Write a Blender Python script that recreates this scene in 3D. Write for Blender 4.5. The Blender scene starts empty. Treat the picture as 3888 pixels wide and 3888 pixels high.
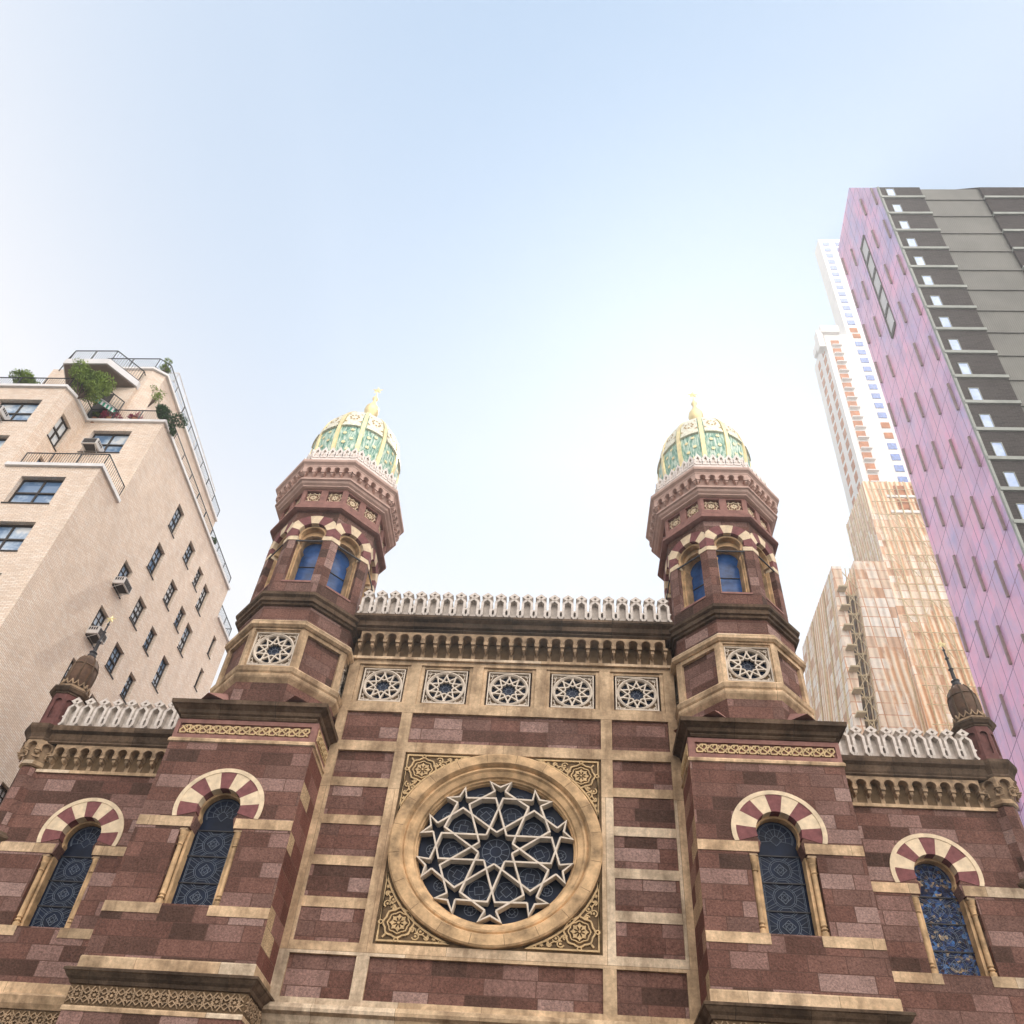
import bpy, bmesh, math, random
from math import sin, cos, pi, radians, tan, sqrt, atan2, hypot
from mathutils import Matrix, Vector

random.seed(7)
SC = bpy.context.scene
COL = SC.collection

# ------------------------------------------------------------------ camera, sky, sun, exposure
cam = bpy.data.cameras.new("camera")
cam_o = bpy.data.objects.new("camera", cam)
COL.objects.link(cam_o)
cam_o.location = (1.6732, -21.4365, 1.70)
cam_o.rotation_euler = (2.2838, -0.0620, 0.0220)
cam.sensor_width = 36.0
cam.lens = 3181.8 / 3888 * 36
cam.shift_y = (2518.1 - 1944) / 3888
cam.clip_end = 3000
SC.camera = cam_o

SUN_EL, SUN_AZ = radians(59.0), radians(15.5)
sun_dir = Vector((sin(SUN_AZ) * cos(SUN_EL), cos(SUN_AZ) * cos(SUN_EL), sin(SUN_EL)))
world = bpy.data.worlds.new("World")
SC.world = world
world.use_nodes = True
wn = world.node_tree
wn.nodes.clear()
w_out = wn.nodes.new("ShaderNodeOutputWorld")
w_bg = wn.nodes.new("ShaderNodeBackground")
w_sky = wn.nodes.new("ShaderNodeTexSky")
w_sky.sky_type = 'NISHITA'
w_sky.sun_disc = False
w_sky.sun_elevation = SUN_EL
w_sky.sun_rotation = SUN_AZ
w_sky.air_density = 1.0
w_sky.dust_density = 1.0
w_sky.ozone_density = 1.5
w_tc = wn.nodes.new("ShaderNodeTexCoord")
w_nrm = wn.nodes.new("ShaderNodeVectorMath"); w_nrm.operation = 'NORMALIZE'
wn.links.new(w_tc.outputs["Generated"], w_nrm.inputs[0])
def w_dot(d):
    n = wn.nodes.new("ShaderNodeVectorMath"); n.operation = 'DOT_PRODUCT'
    n.inputs[1].default_value = d
    wn.links.new(w_nrm.outputs[0], n.inputs[0])
    return n.outputs["Value"]
def w_ramp(v, stops):
    r = wn.nodes.new("ShaderNodeValToRGB")
    e = r.color_ramp.elements
    while len(e) < len(stops):
        e.new(.5)
    for el, (p, c) in zip(e, stops):
        el.position = p; el.color = (*c, 1)
    wn.links.new(v, r.inputs[0])
    return r.outputs[0]
# thin high cloud: blue hole high over the street, white veil lower down; added bright lobe behind the camera lights the facade
veil = w_ramp(w_dot(Vector((.05, .22, .97)).normalized()), [(0.0, (.62, .62, .64)), (.62, (.96, .96, .985)), (.78, (.93, .94, .98)), (.90, (.61, .72, .875)), (1.0, (.33, .50, .73))])
back = w_ramp(w_dot(Vector((.42, -.86, .28)).normalized()), [(0.34, (1.0, 1.0, 1.0)), (.78, (3.7, 3.4, 3.1))])
w_mul = wn.nodes.new("ShaderNodeMix"); w_mul.data_type = 'RGBA'; w_mul.blend_type = 'MULTIPLY'; w_mul.inputs[0].default_value = 1
wn.links.new(veil, w_mul.inputs[6]); wn.links.new(back, w_mul.inputs[7])
w_scl = wn.nodes.new("ShaderNodeMix"); w_scl.data_type = 'RGBA'; w_scl.blend_type = 'MULTIPLY'; w_scl.inputs[0].default_value = 1
w_scl.inputs[7].default_value = (9.2, 9.2, 9.2, 1)      # veil in the sky texture's own units
wn.links.new(w_mul.outputs[2], w_scl.inputs[6])
w_mix = wn.nodes.new("ShaderNodeMix"); w_mix.data_type = 'RGBA'
w_mix.inputs[0].default_value = .98
wn.links.new(w_sky.outputs[0], w_mix.inputs[6]); wn.links.new(w_scl.outputs[2], w_mix.inputs[7])
w_bg.inputs[1].default_value = 0.11
wn.links.new(w_mix.outputs[2], w_bg.inputs[0])
wn.links.new(w_bg.outputs[0], w_out.inputs[0])

sun = bpy.data.lights.new("sun", 'SUN')
sun.energy = 2.2
sun.angle = radians(2.0)
sun.color = (1.0, 0.94, 0.84)
sun_o = bpy.data.objects.new("sun", sun)
COL.objects.link(sun_o)
sun_o.rotation_euler = sun_dir.to_track_quat('Z', 'Y').to_euler()

SC.view_settings.view_transform = 'Standard'
SC.view_settings.look = 'None'
SC.view_settings.exposure = 0.05
SC.view_settings.gamma = 1.0

# ------------------------------------------------------------------ material helpers
def mat(name):
    m = bpy.data.materials.new(name)
    m.use_nodes = True
    nt = m.node_tree
    b = nt.nodes["Principled BSDF"]
    return m, nt, b

def N(nt, t, **kw):
    n = nt.nodes.new(t)
    for k, v in kw.items():
        setattr(n, k, v)
    return n

def ramp(nt, fac, stops):
    r = N(nt, "ShaderNodeValToRGB")
    e = r.color_ramp.elements
    while len(e) < len(stops):
        e.new(0.5)
    for el, (p, c) in zip(e, stops):
        el.position = p
        el.color = (c[0], c[1], c[2], 1)
    nt.links.new(fac, r.inputs[0])
    return r.outputs[0]

def noise(nt, scale, detail=6, rough=0.6, coord="Object", vec=None, stretch=None):
    tc = N(nt, "ShaderNodeTexCoord")
    v = vec or tc.outputs[coord]
    if stretch:
        mp = N(nt, "ShaderNodeMapping")
        mp.inputs[3].default_value = stretch
        nt.links.new(v, mp.inputs[0])
        v = mp.outputs[0]
    n = N(nt, "ShaderNodeTexNoise")
    n.inputs["Scale"].default_value = scale
    n.inputs["Detail"].default_value = detail
    n.inputs["Roughness"].default_value = rough
    nt.links.new(v, n.inputs["Vector"])
    return n.outputs[0]

def mixc(nt, fac, a, b, mode='MIX'):
    m = N(nt, "ShaderNodeMix", data_type='RGBA', blend_type=mode)
    for s, v in ((m.inputs[0], fac), (m.inputs[6], a), (m.inputs[7], b)):
        if hasattr(v, "links"):
            nt.links.new(v, s)
        elif isinstance(v, (int, float)):
            s.default_value = v
        else:
            s.default_value = (*v, 1)
    return m.outputs[2]

def bump(nt, b, h, strength, dist=0.05, prev=None):
    bp = N(nt, "ShaderNodeBump")
    bp.inputs["Strength"].default_value = strength
    bp.inputs["Distance"].default_value = dist
    nt.links.new(h, bp.inputs["Height"])
    if prev:
        nt.links.new(prev, bp.inputs["Normal"])
    nt.links.new(bp.outputs[0], b.inputs["Normal"])
    return bp.outputs[0]

def plain(name, col, rough=0.7, metal=0.0, nscale=3.0, var=0.25, bmp=0.0, spec=0.3, col2=None, detail=6):
    m, nt, b = mat(name)
    c2 = col2 or tuple(x * (1 - var) for x in col)
    c1 = tuple(min(1, x * (1 + var * .5)) for x in col)
    nz = noise(nt, nscale, detail)
    nt.links.new(ramp(nt, nz, [(0.32, c2), (0.68, c1)]), b.inputs["Base Color"])
    b.inputs["Roughness"].default_value = rough
    b.inputs["Metallic"].default_value = metal
    b.inputs["Specular IOR Level"].default_value = spec
    if bmp:
        bump(nt, b, noise(nt, nscale * 9, 5, .7), bmp, .02)
    return m

def masonry(name, bw, bh, stops, mortar, msize=0.012, bmp=0.7, grain=28, squash=1.0, sqf=2, spec=.2, offs=.5, bdist=.05, stain=.35, graincol=.8):
    m, nt, b = mat(name)
    tc = N(nt, "ShaderNodeTexCoord")
    br = N(nt, "ShaderNodeTexBrick")
    br.inputs["Scale"].default_value = 1.0
    br.inputs["Brick Width"].default_value = bw
    br.inputs["Row Height"].default_value = bh
    br.inputs["Mortar Size"].default_value = msize
    br.inputs["Mortar Smooth"].default_value = 0.3
    br.inputs["Color1"].default_value = (0, 0, 0, 1)
    br.inputs["Color2"].default_value = (1, 1, 1, 1)
    br.inputs["Mortar"].default_value = (.5, .5, .5, 1)
    br.offset = offs
    br.squash = squash
    br.squash_frequency = sqf
    nt.links.new(tc.outputs["UV"], br.inputs["Vector"])
    col = ramp(nt, br.outputs[0], stops)
    g = noise(nt, grain, 8, .75)
    g2 = noise(nt, 1.3, 5, .6)
    col = mixc(nt, graincol, col, ramp(nt, g, [(.36, (.22, .2, .19)), (.5, (.85, .85, .85)), (.66, (1.6, 1.5, 1.45))]), 'MULTIPLY')
    col = mixc(nt, stain, col, ramp(nt, g2, [(.3, (.4, .38, .36)), (.65, (1.1, 1.1, 1.1))]), 'MULTIPLY')
    g3 = noise(nt, .9, 6, .65, stretch=(1.6, 1.6, .28))
    col = mixc(nt, stain, col, ramp(nt, g3, [(.36, (.5, .46, .44)), (.56, (1.05, 1.05, 1.05))]), 'MULTIPLY')
    col = mixc(nt, br.outputs[1], col, mortar)
    nt.links.new(col, b.inputs["Base Color"])
    b.inputs["Roughness"].default_value = .88
    b.inputs["Specular IOR Level"].default_value = spec
    inv = N(nt, "ShaderNodeMath", operation='SUBTRACT')
    inv.inputs[0].default_value = 1
    nt.links.new(br.outputs[1], inv.inputs[1])
    p = bump(nt, b, inv.outputs[0], .7, .012)
    if bmp:
        bump(nt, b, noise(nt, grain * .35, 8, .7), bmp, bdist, p)
    return m

def glass(name, col, rough=.12, patt=None, spec=.6):
    m, nt, b = mat(name)
    c = ramp(nt, noise(nt, 2.2, 3), [(.35, tuple(x * .5 for x in col)), (.65, col)]) if not patt else patt(nt)
    nt.links.new(c, b.inputs["Base Color"])
    b.inputs["Roughness"].default_value = rough
    b.inputs["Specular IOR Level"].default_value = spec
    bump(nt, b, noise(nt, 3.0, 3), .12, .02)
    return m

M = {}
M['brown'] = masonry("brownstone_ashlar", .92, .4355,
                     [(0, (.095, .056, .043)), (.22, (.172, .086, .067)), (.45, (.235, .122, .096)), (.62, (.19, .110, .090)), (.82, (.29, .172, .146)), (1, (.39, .265, .232))],
                     (.12, .065, .05), .013, .9, 18, 1.45, 3, graincol=.62)
M['quoin'] = masonry("quoined_side_stone", .95, .53,
                     [(0, (.15, .06, .045)), (.45, (.22, .09, .07)), (.62, (.32, .17, .14)), (.8, (.55, .40, .24)), (1, (.60, .45, .28))],
                     (.2, .13, .09), .008, .6, 22, 1.2, 2)
M['tan'] = masonry("tan_sandstone", 2.1, 5.03,
                   [(0, (.60, .45, .29)), (.5, (.74, .54, .34)), (1, (.76, .64, .48))], (.22, .15, .09), .006, .3, 9, 1.3, 3, stain=.85, graincol=.3)
M['ring'] = plain("carved_tan_stone", (.62, .42, .23), .8, nscale=1.9, var=.6, bmp=.4)
M['relief'] = plain("carved_relief_stone", (.60, .43, .23), .8, nscale=5, var=.35, bmp=.3)
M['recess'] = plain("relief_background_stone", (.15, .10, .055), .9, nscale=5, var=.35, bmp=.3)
M['cream'] = plain("cream_voussoir_stone", (.76, .62, .43), .8, nscale=3.5, var=.25, bmp=.3)
M['maroon'] = plain("maroon_voussoir_stone", (.22, .085, .085), .85, nscale=6, var=.3, bmp=.4)
M['dark'] = masonry("weathered_cornice_stone", 1.7, 3.0, [(0, (.10, .072, .05)), (1, (.19, .13, .085))], (.04, .03, .02), .008, .4, 10, stain=.85, graincol=.4)
M['corbel'] = plain("corbel_stone", (.38, .27, .17), .85, nscale=4, var=.5, bmp=.4)
M['merlon'] = plain("pale_grey_merlon_stone", (.66, .60, .54), .75, nscale=3.5, var=.35, bmp=.15)
M['upper'] = plain("pale_tower_stone", (.58, .41, .345), .8, nscale=3, var=.18, bmp=.2)
M['crest'] = plain("pale_cresting_stone", (.86, .80, .75), .7, nscale=4, var=.15)
M['pinkst'] = plain("pink_smooth_stone", (.30, .155, .13), .85, nscale=4, var=.3, bmp=.3)
M['drum'] = plain("dark_red_turret_stone", (.15, .062, .055), .85, nscale=5, var=.4, bmp=.3)
M['tdome'] = plain("brown_turret_dome_stone", (.12, .066, .038), .7, nscale=4, var=.5, bmp=.3)
M['knot'] = plain("gilded_knotwork_stone", (.62, .46, .25), .75, nscale=6, var=.25, bmp=.2)
M['tracery'] = plain("white_stone_tracery", (.68, .60, .50), .7, nscale=3, var=.2, bmp=.1)
M['iron'] = plain("black_iron", (.03, .03, .035), .5, nscale=5, var=.2)
M['lead'] = plain("leading", (.16, .20, .26), .5, nscale=4, var=.2)
M['stainG'] = glass("dark_stained_glass", (.008, .017, .042), .35, spec=.12)
M['blueG'] = glass("blue_tower_glass", (.03, .12, .38), .2, spec=.3)
M['gold'] = plain("gold_leaf", (.95, .78, .42), .4, .3, 4, .2, spec=.6)
M['golddark'] = plain("dark_gilding", (.50, .33, .12), .6, .2, 8)  # darker gold for the dome panel pattern
M['greenfab'] = plain("green_awning_cloth", (.03, .30, .20), .8)
M['goldpanel'] = plain("gilded_relief", (.96, .89, .70), .5, .3, 14, .35, .5)

def painted_reflections(nt):  # reflections painted into the glass colour as blue and cream cells
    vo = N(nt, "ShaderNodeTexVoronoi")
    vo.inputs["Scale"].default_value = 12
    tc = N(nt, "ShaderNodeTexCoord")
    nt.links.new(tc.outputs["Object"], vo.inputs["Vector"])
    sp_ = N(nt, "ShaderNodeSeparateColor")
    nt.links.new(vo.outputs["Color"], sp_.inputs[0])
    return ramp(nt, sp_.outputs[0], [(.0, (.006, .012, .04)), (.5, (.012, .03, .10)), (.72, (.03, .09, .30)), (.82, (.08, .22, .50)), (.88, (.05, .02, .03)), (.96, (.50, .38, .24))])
M['wavyG'] = glass("uneven_glass_painted_reflections", (.008, .03, .12), .1, painted_reflections, spec=.8)
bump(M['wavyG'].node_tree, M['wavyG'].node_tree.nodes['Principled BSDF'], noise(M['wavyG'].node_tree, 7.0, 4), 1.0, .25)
def copper():
    m, nt, b = mat("verdigris_copper")
    nz = noise(nt, 5.0, 6, .65, stretch=(3.0, 3.0, .45))
    nt.links.new(ramp(nt, nz, [(.36, (.06, .22, .17)), (.48, (.30, .52, .42)), (.62, (.74, .84, .72))]), b.inputs["Base Color"])
    b.inputs["Roughness"].default_value = .6
    return m
M['copper'] = copper()
M['brickL'] = masonry("cream_glazed_brick", .24, .078, [(0, (.86, .72, .58)), (.5, (.93, .80, .66)), (1, (.96, .87, .76))], (.58, .42, .33), .009, 0, 30, offs=.5, bdist=.01, stain=.16, graincol=.3)
M['coping'] = plain("white_coping", (.78, .78, .78), .6, nscale=2, var=.12)
M['railing'] = plain("black_railing", (.028, .032, .04), .5, nscale=3)
M['wframe'] = plain("bronze_window_frame", (.045, .038, .034), .5, nscale=3)

def curtain_reflection(nt):  # curtain and blind tones, lightened to paint in pane reflections
    oi = N(nt, "ShaderNodeObjectInfo")
    sc_ = N(nt, "ShaderNodeMath", operation='MULTIPLY_ADD'); sc_.inputs[1].default_value = .34; sc_.inputs[2].default_value = -.16
    nt.links.new(oi.outputs["Random"], sc_.inputs[0])
    ad_ = N(nt, "ShaderNodeMath", operation='ADD')
    nt.links.new(noise(nt, .9, 4), ad_.inputs[0]); nt.links.new(sc_.outputs[0], ad_.inputs[1])
    nz = ad_.outputs[0]
    return ramp(nt, nz, [(.36, (.12, .22, .38)), (.48, (.38, .50, .64)), (.58, (.74, .78, .80))])
M['paneL'] = glass("apartment_glass", (.2, .3, .5), .08, curtain_reflection, .8)
M['acmetal'] = plain("air_conditioner_metal", (.66, .64, .62), .5, nscale=3, var=.12)
M['grille'] = plain("dark_grille", (.05, .045, .045), .7, nscale=9)
M['green'] = plain("green_leaves", (.26, .36, .07), .7, nscale=3, var=.6, col2=(.09, .15, .03))
M['darkgreen'] = plain("dark_green_leaves", (.06, .13, .05), .7, nscale=6, var=.6)
M['redleaf'] = plain("crimson_flowers", (.45, .05, .13), .7, nscale=6, var=.5)
M['bark'] = plain("bark", (.10, .07, .05), .9)
M['pot'] = plain("terracotta", (.30, .13, .07), .8)
M['slab'] = plain("white_painted_slab", (.74, .74, .75), .7, nscale=1.2, var=.1)
M['soffit'] = plain("brown_soffit", (.20, .16, .14), .8, nscale=2, var=.15)

def pinkglass():
    m, nt, b = mat("pink_tinted_glass_panels")
    tc = N(nt, "ShaderNodeTexCoord")
    sep = N(nt, "ShaderNodeSeparateXYZ")
    nt.links.new(tc.outputs["UV"], sep.inputs[0])
    def line(expr_a, expr_b, period, width, off):
        # |frac((a*u + b*v + off)/period) - .5| > .5 - width
        ma = N(nt, "ShaderNodeMath", operation='MULTIPLY'); ma.inputs[1].default_value = expr_a
        nt.links.new(sep.outputs[0], ma.inputs[0])
        mb = N(nt, "ShaderNodeMath", operation='MULTIPLY_ADD'); mb.inputs[1].default_value = expr_b
        nt.links.new(sep.outputs[1], mb.inputs[0]); nt.links.new(ma.outputs[0], mb.inputs[2])
        ad = N(nt, "ShaderNodeMath", operation='ADD'); ad.inputs[1].default_value = off
        nt.links.new(mb.outputs[0], ad.inputs[0])
        dv = N(nt, "ShaderNodeMath", operation='DIVIDE'); dv.inputs[1].default_value = period
        nt.links.new(ad.outputs[0], dv.inputs[0])
        fr = N(nt, "ShaderNodeMath", operation='FRACT'); nt.links.new(dv.outputs[0], fr.inputs[0])
        sb = N(nt, "ShaderNodeMath", operation='SUBTRACT'); sb.inputs[1].default_value = .5
        nt.links.new(fr.outputs[0], sb.inputs[0])
        ab = N(nt, "ShaderNodeMath", operation='ABSOLUTE'); nt.links.new(sb.outputs[0], ab.inputs[0])
        gt = N(nt, "ShaderNodeMath", operation='GREATER_THAN'); gt.inputs[1].default_value = .5 - width / period
        nt.links.new(ab.outputs[0], gt.inputs[0])
        return gt.outputs[0]
    l1 = line(1, 0, 1.03, .026, 100 * 1.03 - .70)
    l2 = line(.38, 1, 3.02, .045, 302 - 87.85)
    mx = N(nt, "ShaderNodeMath", operation='MAXIMUM')
    nt.links.new(l1, mx.inputs[0]); nt.links.new(l2, mx.inputs[1])
    n1 = noise(nt, .35, 5, .6, stretch=(1, 1, .5))
    c = ramp(nt, n1, [(.32, (.60, .48, .80)), (.47, (.86, .52, .76)), (.62, (.98, .50, .70))])
    def flo(a_, b_, per, off):
        m1 = N(nt, "ShaderNodeMath", operation='MULTIPLY'); m1.inputs[1].default_value = a_
        nt.links.new(sep.outputs[0], m1.inputs[0])
        m2 = N(nt, "ShaderNodeMath", operation='MULTIPLY_ADD'); m2.inputs[1].default_value = b_
        nt.links.new(sep.outputs[1], m2.inputs[0]); nt.links.new(m1.outputs[0], m2.inputs[2])
        m3 = N(nt, "ShaderNodeMath", operation='ADD'); m3.inputs[1].default_value = off + per / 2
        nt.links.new(m2.outputs[0], m3.inputs[0])
        m4 = N(nt, "ShaderNodeMath", operation='DIVIDE'); m4.inputs[1].default_value = per
        nt.links.new(m3.outputs[0], m4.inputs[0])
        m5 = N(nt, "ShaderNodeMath", operation='FLOOR'); nt.links.new(m4.outputs[0], m5.inputs[0])
        return m5.outputs[0]
    cx_ = N(nt, "ShaderNodeCombineXYZ")
    nt.links.new(flo(1, 0, 1.03, 100 * 1.03 - .70), cx_.inputs[0])
    nt.links.new(flo(.38, 1, 3.02, 302 - 87.85), cx_.inputs[1])
    wn_ = N(nt, "ShaderNodeTexWhiteNoise", noise_dimensions='2D')
    nt.links.new(cx_.outputs[0], wn_.inputs[0])
    c = mixc(nt, .8, c, ramp(nt, wn_.outputs[0], [(0, (.74, .74, .86)), (.5, (.98, .98, .98)), (1, (1.1, .92, 1.0))]), 'MULTIPLY')
    c = mixc(nt, .5, c, ramp(nt, noise(nt, .5, 8, .7), [(.35, (.8, .78, .84)), (.6, (1.06, 1.04, 1.04))]), 'MULTIPLY')
    c = mixc(nt, mx.outputs[0], c, (.30, .12, .28))
    nt.links.new(c, b.inputs["Base Color"])
    b.inputs["Roughness"].default_value = .22
    b.inputs["Specular IOR Level"].default_value = .5
    return m
M['pink'] = pinkglass()
M['brickD'] = masonry("dark_grey_brick", .5, .16, [(0, (.038, .031, .03)), (1, (.062, .052, .05))], (.085, .078, .075), .012, .1, 30, offs=.5, bdist=.01, stain=.1)
M['conc'] = plain("pale_green_grey_concrete", (.36, .39, .36), .8, nscale=1.0, var=.2)

def louvre():
    m, nt, b = mat("corrugated_louvre_metal")
    tc = N(nt, "ShaderNodeTexCoord")
    wv = N(nt, "ShaderNodeTexWave")
    wv.inputs["Scale"].default_value = 1.9
    wv.inputs["Distortion"].default_value = 0
    nt.links.new(tc.outputs["UV"], wv.inputs[0])
    c = ramp(nt, noise(nt, .25, 6), [(.35, (.095, .098, .082)), (.65, (.14, .143, .122))])
    c = mixc(nt, .2, c, ramp(nt, wv.outputs[1], [(0, (.6, .6, .6)), (1, (1.1, 1.1, 1.1))]), 'MULTIPLY')
    nt.links.new(c, b.inputs["Base Color"])
    b.inputs["Roughness"].default_value = .6
    bump(nt, b, wv.outputs[1], .2, .03)
    return m
M['louvre'] = louvre()
M['paneB'] = glass("pale_blue_glass", (.35, .5, .8), .1, lambda nt: ramp(nt, noise(nt, 1.2, 3), [(.3, (.25, .40, .72)), (.7, (.50, .64, .90))]), .7)
M['fin'] = plain("grey_brown_fin", (.30, .22, .21), .5, nscale=2, var=.2)
M['white'] = plain("white_render", (.80, .79, .77), .8, nscale=.4, var=.08)
M['orange'] = plain("burnt_orange_brick", (.50, .20, .09), .8, nscale=.8, var=.35)
M['blue'] = glass("deep_blue_window", (.10, .22, .62), .15)

def netting():
    m, nt, b = mat("orange_debris_netting")
    tc = N(nt, "ShaderNodeTexCoord")
    wv = N(nt, "ShaderNodeTexWave")
    wv.inputs["Scale"].default_value = .42
    wv.inputs["Distortion"].default_value = 1.2
    wv.inputs["Detail"].default_value = 3
    wv.inputs["Detail Scale"].default_value = .5
    nt.links.new(tc.outputs["UV"], wv.inputs[0])
    br = N(nt, "ShaderNodeTexBrick")
    br.inputs["Scale"].default_value = 1
    br.inputs["Brick Width"].default_value = 1.25
    br.inputs["Row Height"].default_value = 1.5
    br.inputs["Mortar Size"].default_value = .06
    br.inputs["Color1"].default_value = (0, 0, 0, 1)
    br.inputs["Color2"].default_value = (1, 1, 1, 1)
    br.offset = .0
    nt.links.new(tc.outputs["UV"], br.inputs["Vector"])
    n1 = noise(nt, .11, 8, .7, stretch=(1, 1, .5))
    cell = ramp(nt, br.outputs[0], [(0, (.62, .36, .22)), (.3, (.88, .72, .56)), (.6, (.94, .85, .74)), (1, (.96, .92, .86))])
    cell = mixc(nt, br.outputs[1], cell, (.66, .36, .21))
    folds = ramp(nt, wv.outputs[1], [(.1, (.72, .40, .22)), (.45, (.92, .64, .42)), (.8, (.98, .84, .66))])
    msk = ramp(nt, n1, [(.46, (0, 0, 0)), (.54, (1, 1, 1))])
    c = mixc(nt, msk, folds, cell)
    c = mixc(nt, .35, c, ramp(nt, noise(nt, 1.1, 6, .75), [(.35, (.7, .6, .5)), (.62, (1.15, 1.1, 1.02))]), 'MULTIPLY')
    nt.links.new(c, b.inputs["Base Color"])
    b.inputs["Roughness"].default_value = .9
    bump(nt, b, wv.outputs[1], .5, .3)
    return m
M['net'] = netting()
M['scaf'] = plain("scaffold_tube", (.62, .50, .30), .6, nscale=2)
M['void'] = plain("dark_open_floor", (.10, .045, .03), .9, nscale=.7, var=.4)
M['asphalt'] = plain("asphalt", (.05, .05, .052), .9, nscale=4, bmp=.3)
M['paving'] = plain("pavement_concrete", (.15, .145, .135), .9, nscale=2, bmp=.2)

# ------------------------------------------------------------------ mesh builder
class B:
    def __init__(s, T=None):
        s.v, s.f, s.m = [], [], []
        s.T = T or Matrix.Identity(4)
        s.mi = 0

    def add(s, vs, fs):
        o = len(s.v)
        s.v += [tuple(s.T @ Vector(p)) for p in vs]
        for f in fs:
            s.f.append([i + o for i in f])
            s.m.append(s.mi)

    def box(s, x0, x1, y0, y1, z0, z1):
        s.add([(x0, y0, z0), (x1, y0, z0), (x1, y1, z0), (x0, y1, z0), (x0, y0, z1), (x1, y0, z1), (x1, y1, z1), (x0, y1, z1)],
              [(0, 3, 2, 1), (4, 5, 6, 7), (0, 1, 5, 4), (1, 2, 6, 5), (2, 3, 7, 6), (3, 0, 4, 7)])

    def prism(s, poly, y0, y1):
        n = len(poly)
        s.add([(x, y0, z) for x, z in poly] + [(x, y1, z) for x, z in poly],
              [list(range(n)), list(range(2 * n - 1, n - 1, -1))] + [(i, i + n, (i + 1) % n + n, (i + 1) % n) for i in range(n)])

    def zprism(s, poly, z0, z1):
        n = len(poly)
        s.add([(x, y, z0) for x, y in poly] + [(x, y, z1) for x, y in poly],
              [list(range(n - 1, -1, -1)), list(range(n, 2 * n))] + [(i, (i + 1) % n, (i + 1) % n + n, i + n) for i in range(n)])

    def xprism(s, poly, x0, x1):
        n = len(poly)
        s.add([(x0, y, z) for y, z in poly] + [(x1, y, z) for y, z in poly],
              [list(range(n)), list(range(2 * n - 1, n - 1, -1))] + [(i, i + n, (i + 1) % n + n, (i + 1) % n) for i in range(n)])

    def ribbon(s, path, w, y0, y1, closed=False):
        n = len(path)
        L, R = [], []
        for i in range(n):
            p = path[i]
            a = path[i - 1] if (i > 0 or closed) else None
            c = path[(i + 1) % n] if (i < n - 1 or closed) else None
            d1 = None if a is None else (p[0] - a[0], p[1] - a[1])
            d2 = None if c is None else (c[0] - p[0], c[1] - p[1])
            def nrm(d):
                l = hypot(*d) or 1e-9
                return (-d[1] / l, d[0] / l)
            if d1 is None:
                nn = nrm(d2); k = 1
            elif d2 is None:
                nn = nrm(d1); k = 1
            else:
                n1, n2 = nrm(d1), nrm(d2)
                sx, sz = n1[0] + n2[0], n1[1] + n2[1]
                l = hypot(sx, sz)
                if l < .3:
                    nn = n1; k = 1
                else:
                    nn = (sx / l, sz / l); k = min(2.2, 1 / max(.2, nn[0] * n1[0] + nn[1] * n1[1]))
            L.append((p[0] + nn[0] * w / 2 * k, p[1] + nn[1] * w / 2 * k))
            R.append((p[0] - nn[0] * w / 2 * k, p[1] - nn[1] * w / 2 * k))
        vs = []
        for l, r in zip(L, R):
            vs += [(l[0], y0, l[1]), (r[0], y0, r[1]), (r[0], y1, r[1]), (l[0], y1, l[1])]
        fs = []
        m = n if closed else n - 1
        for i in range(m):
            a, b = 4 * i, 4 * ((i + 1) % n)
            for k in range(4):
                fs.append((a + k, b + k, b + (k + 1) % 4, a + (k + 1) % 4))
        if not closed:
            fs += [(0, 1, 2, 3), (4 * n - 1, 4 * n - 2, 4 * n - 3, 4 * n - 4)]
        s.add(vs, fs)

    def rectloft(s, prof, x0, x1, y0, y1):
        vs, fs = [], []
        for o, z in prof:
            vs += [(x0 - o, y0 - o, z), (x1 + o, y0 - o, z), (x1 + o, y1 + o, z), (x0 - o, y1 + o, z)]
        n = len(prof)
        for i in range(n - 1):
            for k in range(4):
                fs.append((4 * i + k, 4 * i + (k + 1) % 4, 4 * i + 4 + (k + 1) % 4, 4 * i + 4 + k))
        fs += [(3, 2, 1, 0), (4 * n - 4, 4 * n - 3, 4 * n - 2, 4 * n - 1)]
        s.add(vs, fs)

    def lathe(s, prof, n=8, cx=0, cy=0, apothem=True, a0=None, caps=True):
        k = 1 / cos(pi / n) if apothem else 1
        a0 = pi / n if a0 is None else a0
        vs = [(cx + r * k * cos(a0 + 2 * pi * i / n), cy + r * k * sin(a0 + 2 * pi * i / n), z) for r, z in prof for i in range(n)]
        fs = []
        for j in range(len(prof) - 1):
            for i in range(n):
                fs.append((j * n + i, j * n + (i + 1) % n, (j + 1) * n + (i + 1) % n, (j + 1) * n + i))
        if caps:
            fs += [list(range(n - 1, -1, -1)), [(len(prof) - 1) * n + i for i in range(n)]]
        s.add(vs, fs)

    def lathey(s, prof, cx, cz, n=96, a0=0, a1=2 * pi):
        full = abs(a1 - a0 - 2 * pi) < 1e-6
        m = n if full else n + 1
        vs = [(cx + r * cos(a0 + (a1 - a0) * i / n), y, cz + r * sin(a0 + (a1 - a0) * i / n)) for r, y in prof for i in range(m)]
        fs = []
        for j in range(len(prof) - 1):
            for i in range(n):
                fs.append((j * m + i, j * m + (i + 1) % m, (j + 1) * m + (i + 1) % m, (j + 1) * m + i))
        s.add(vs, fs)

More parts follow.
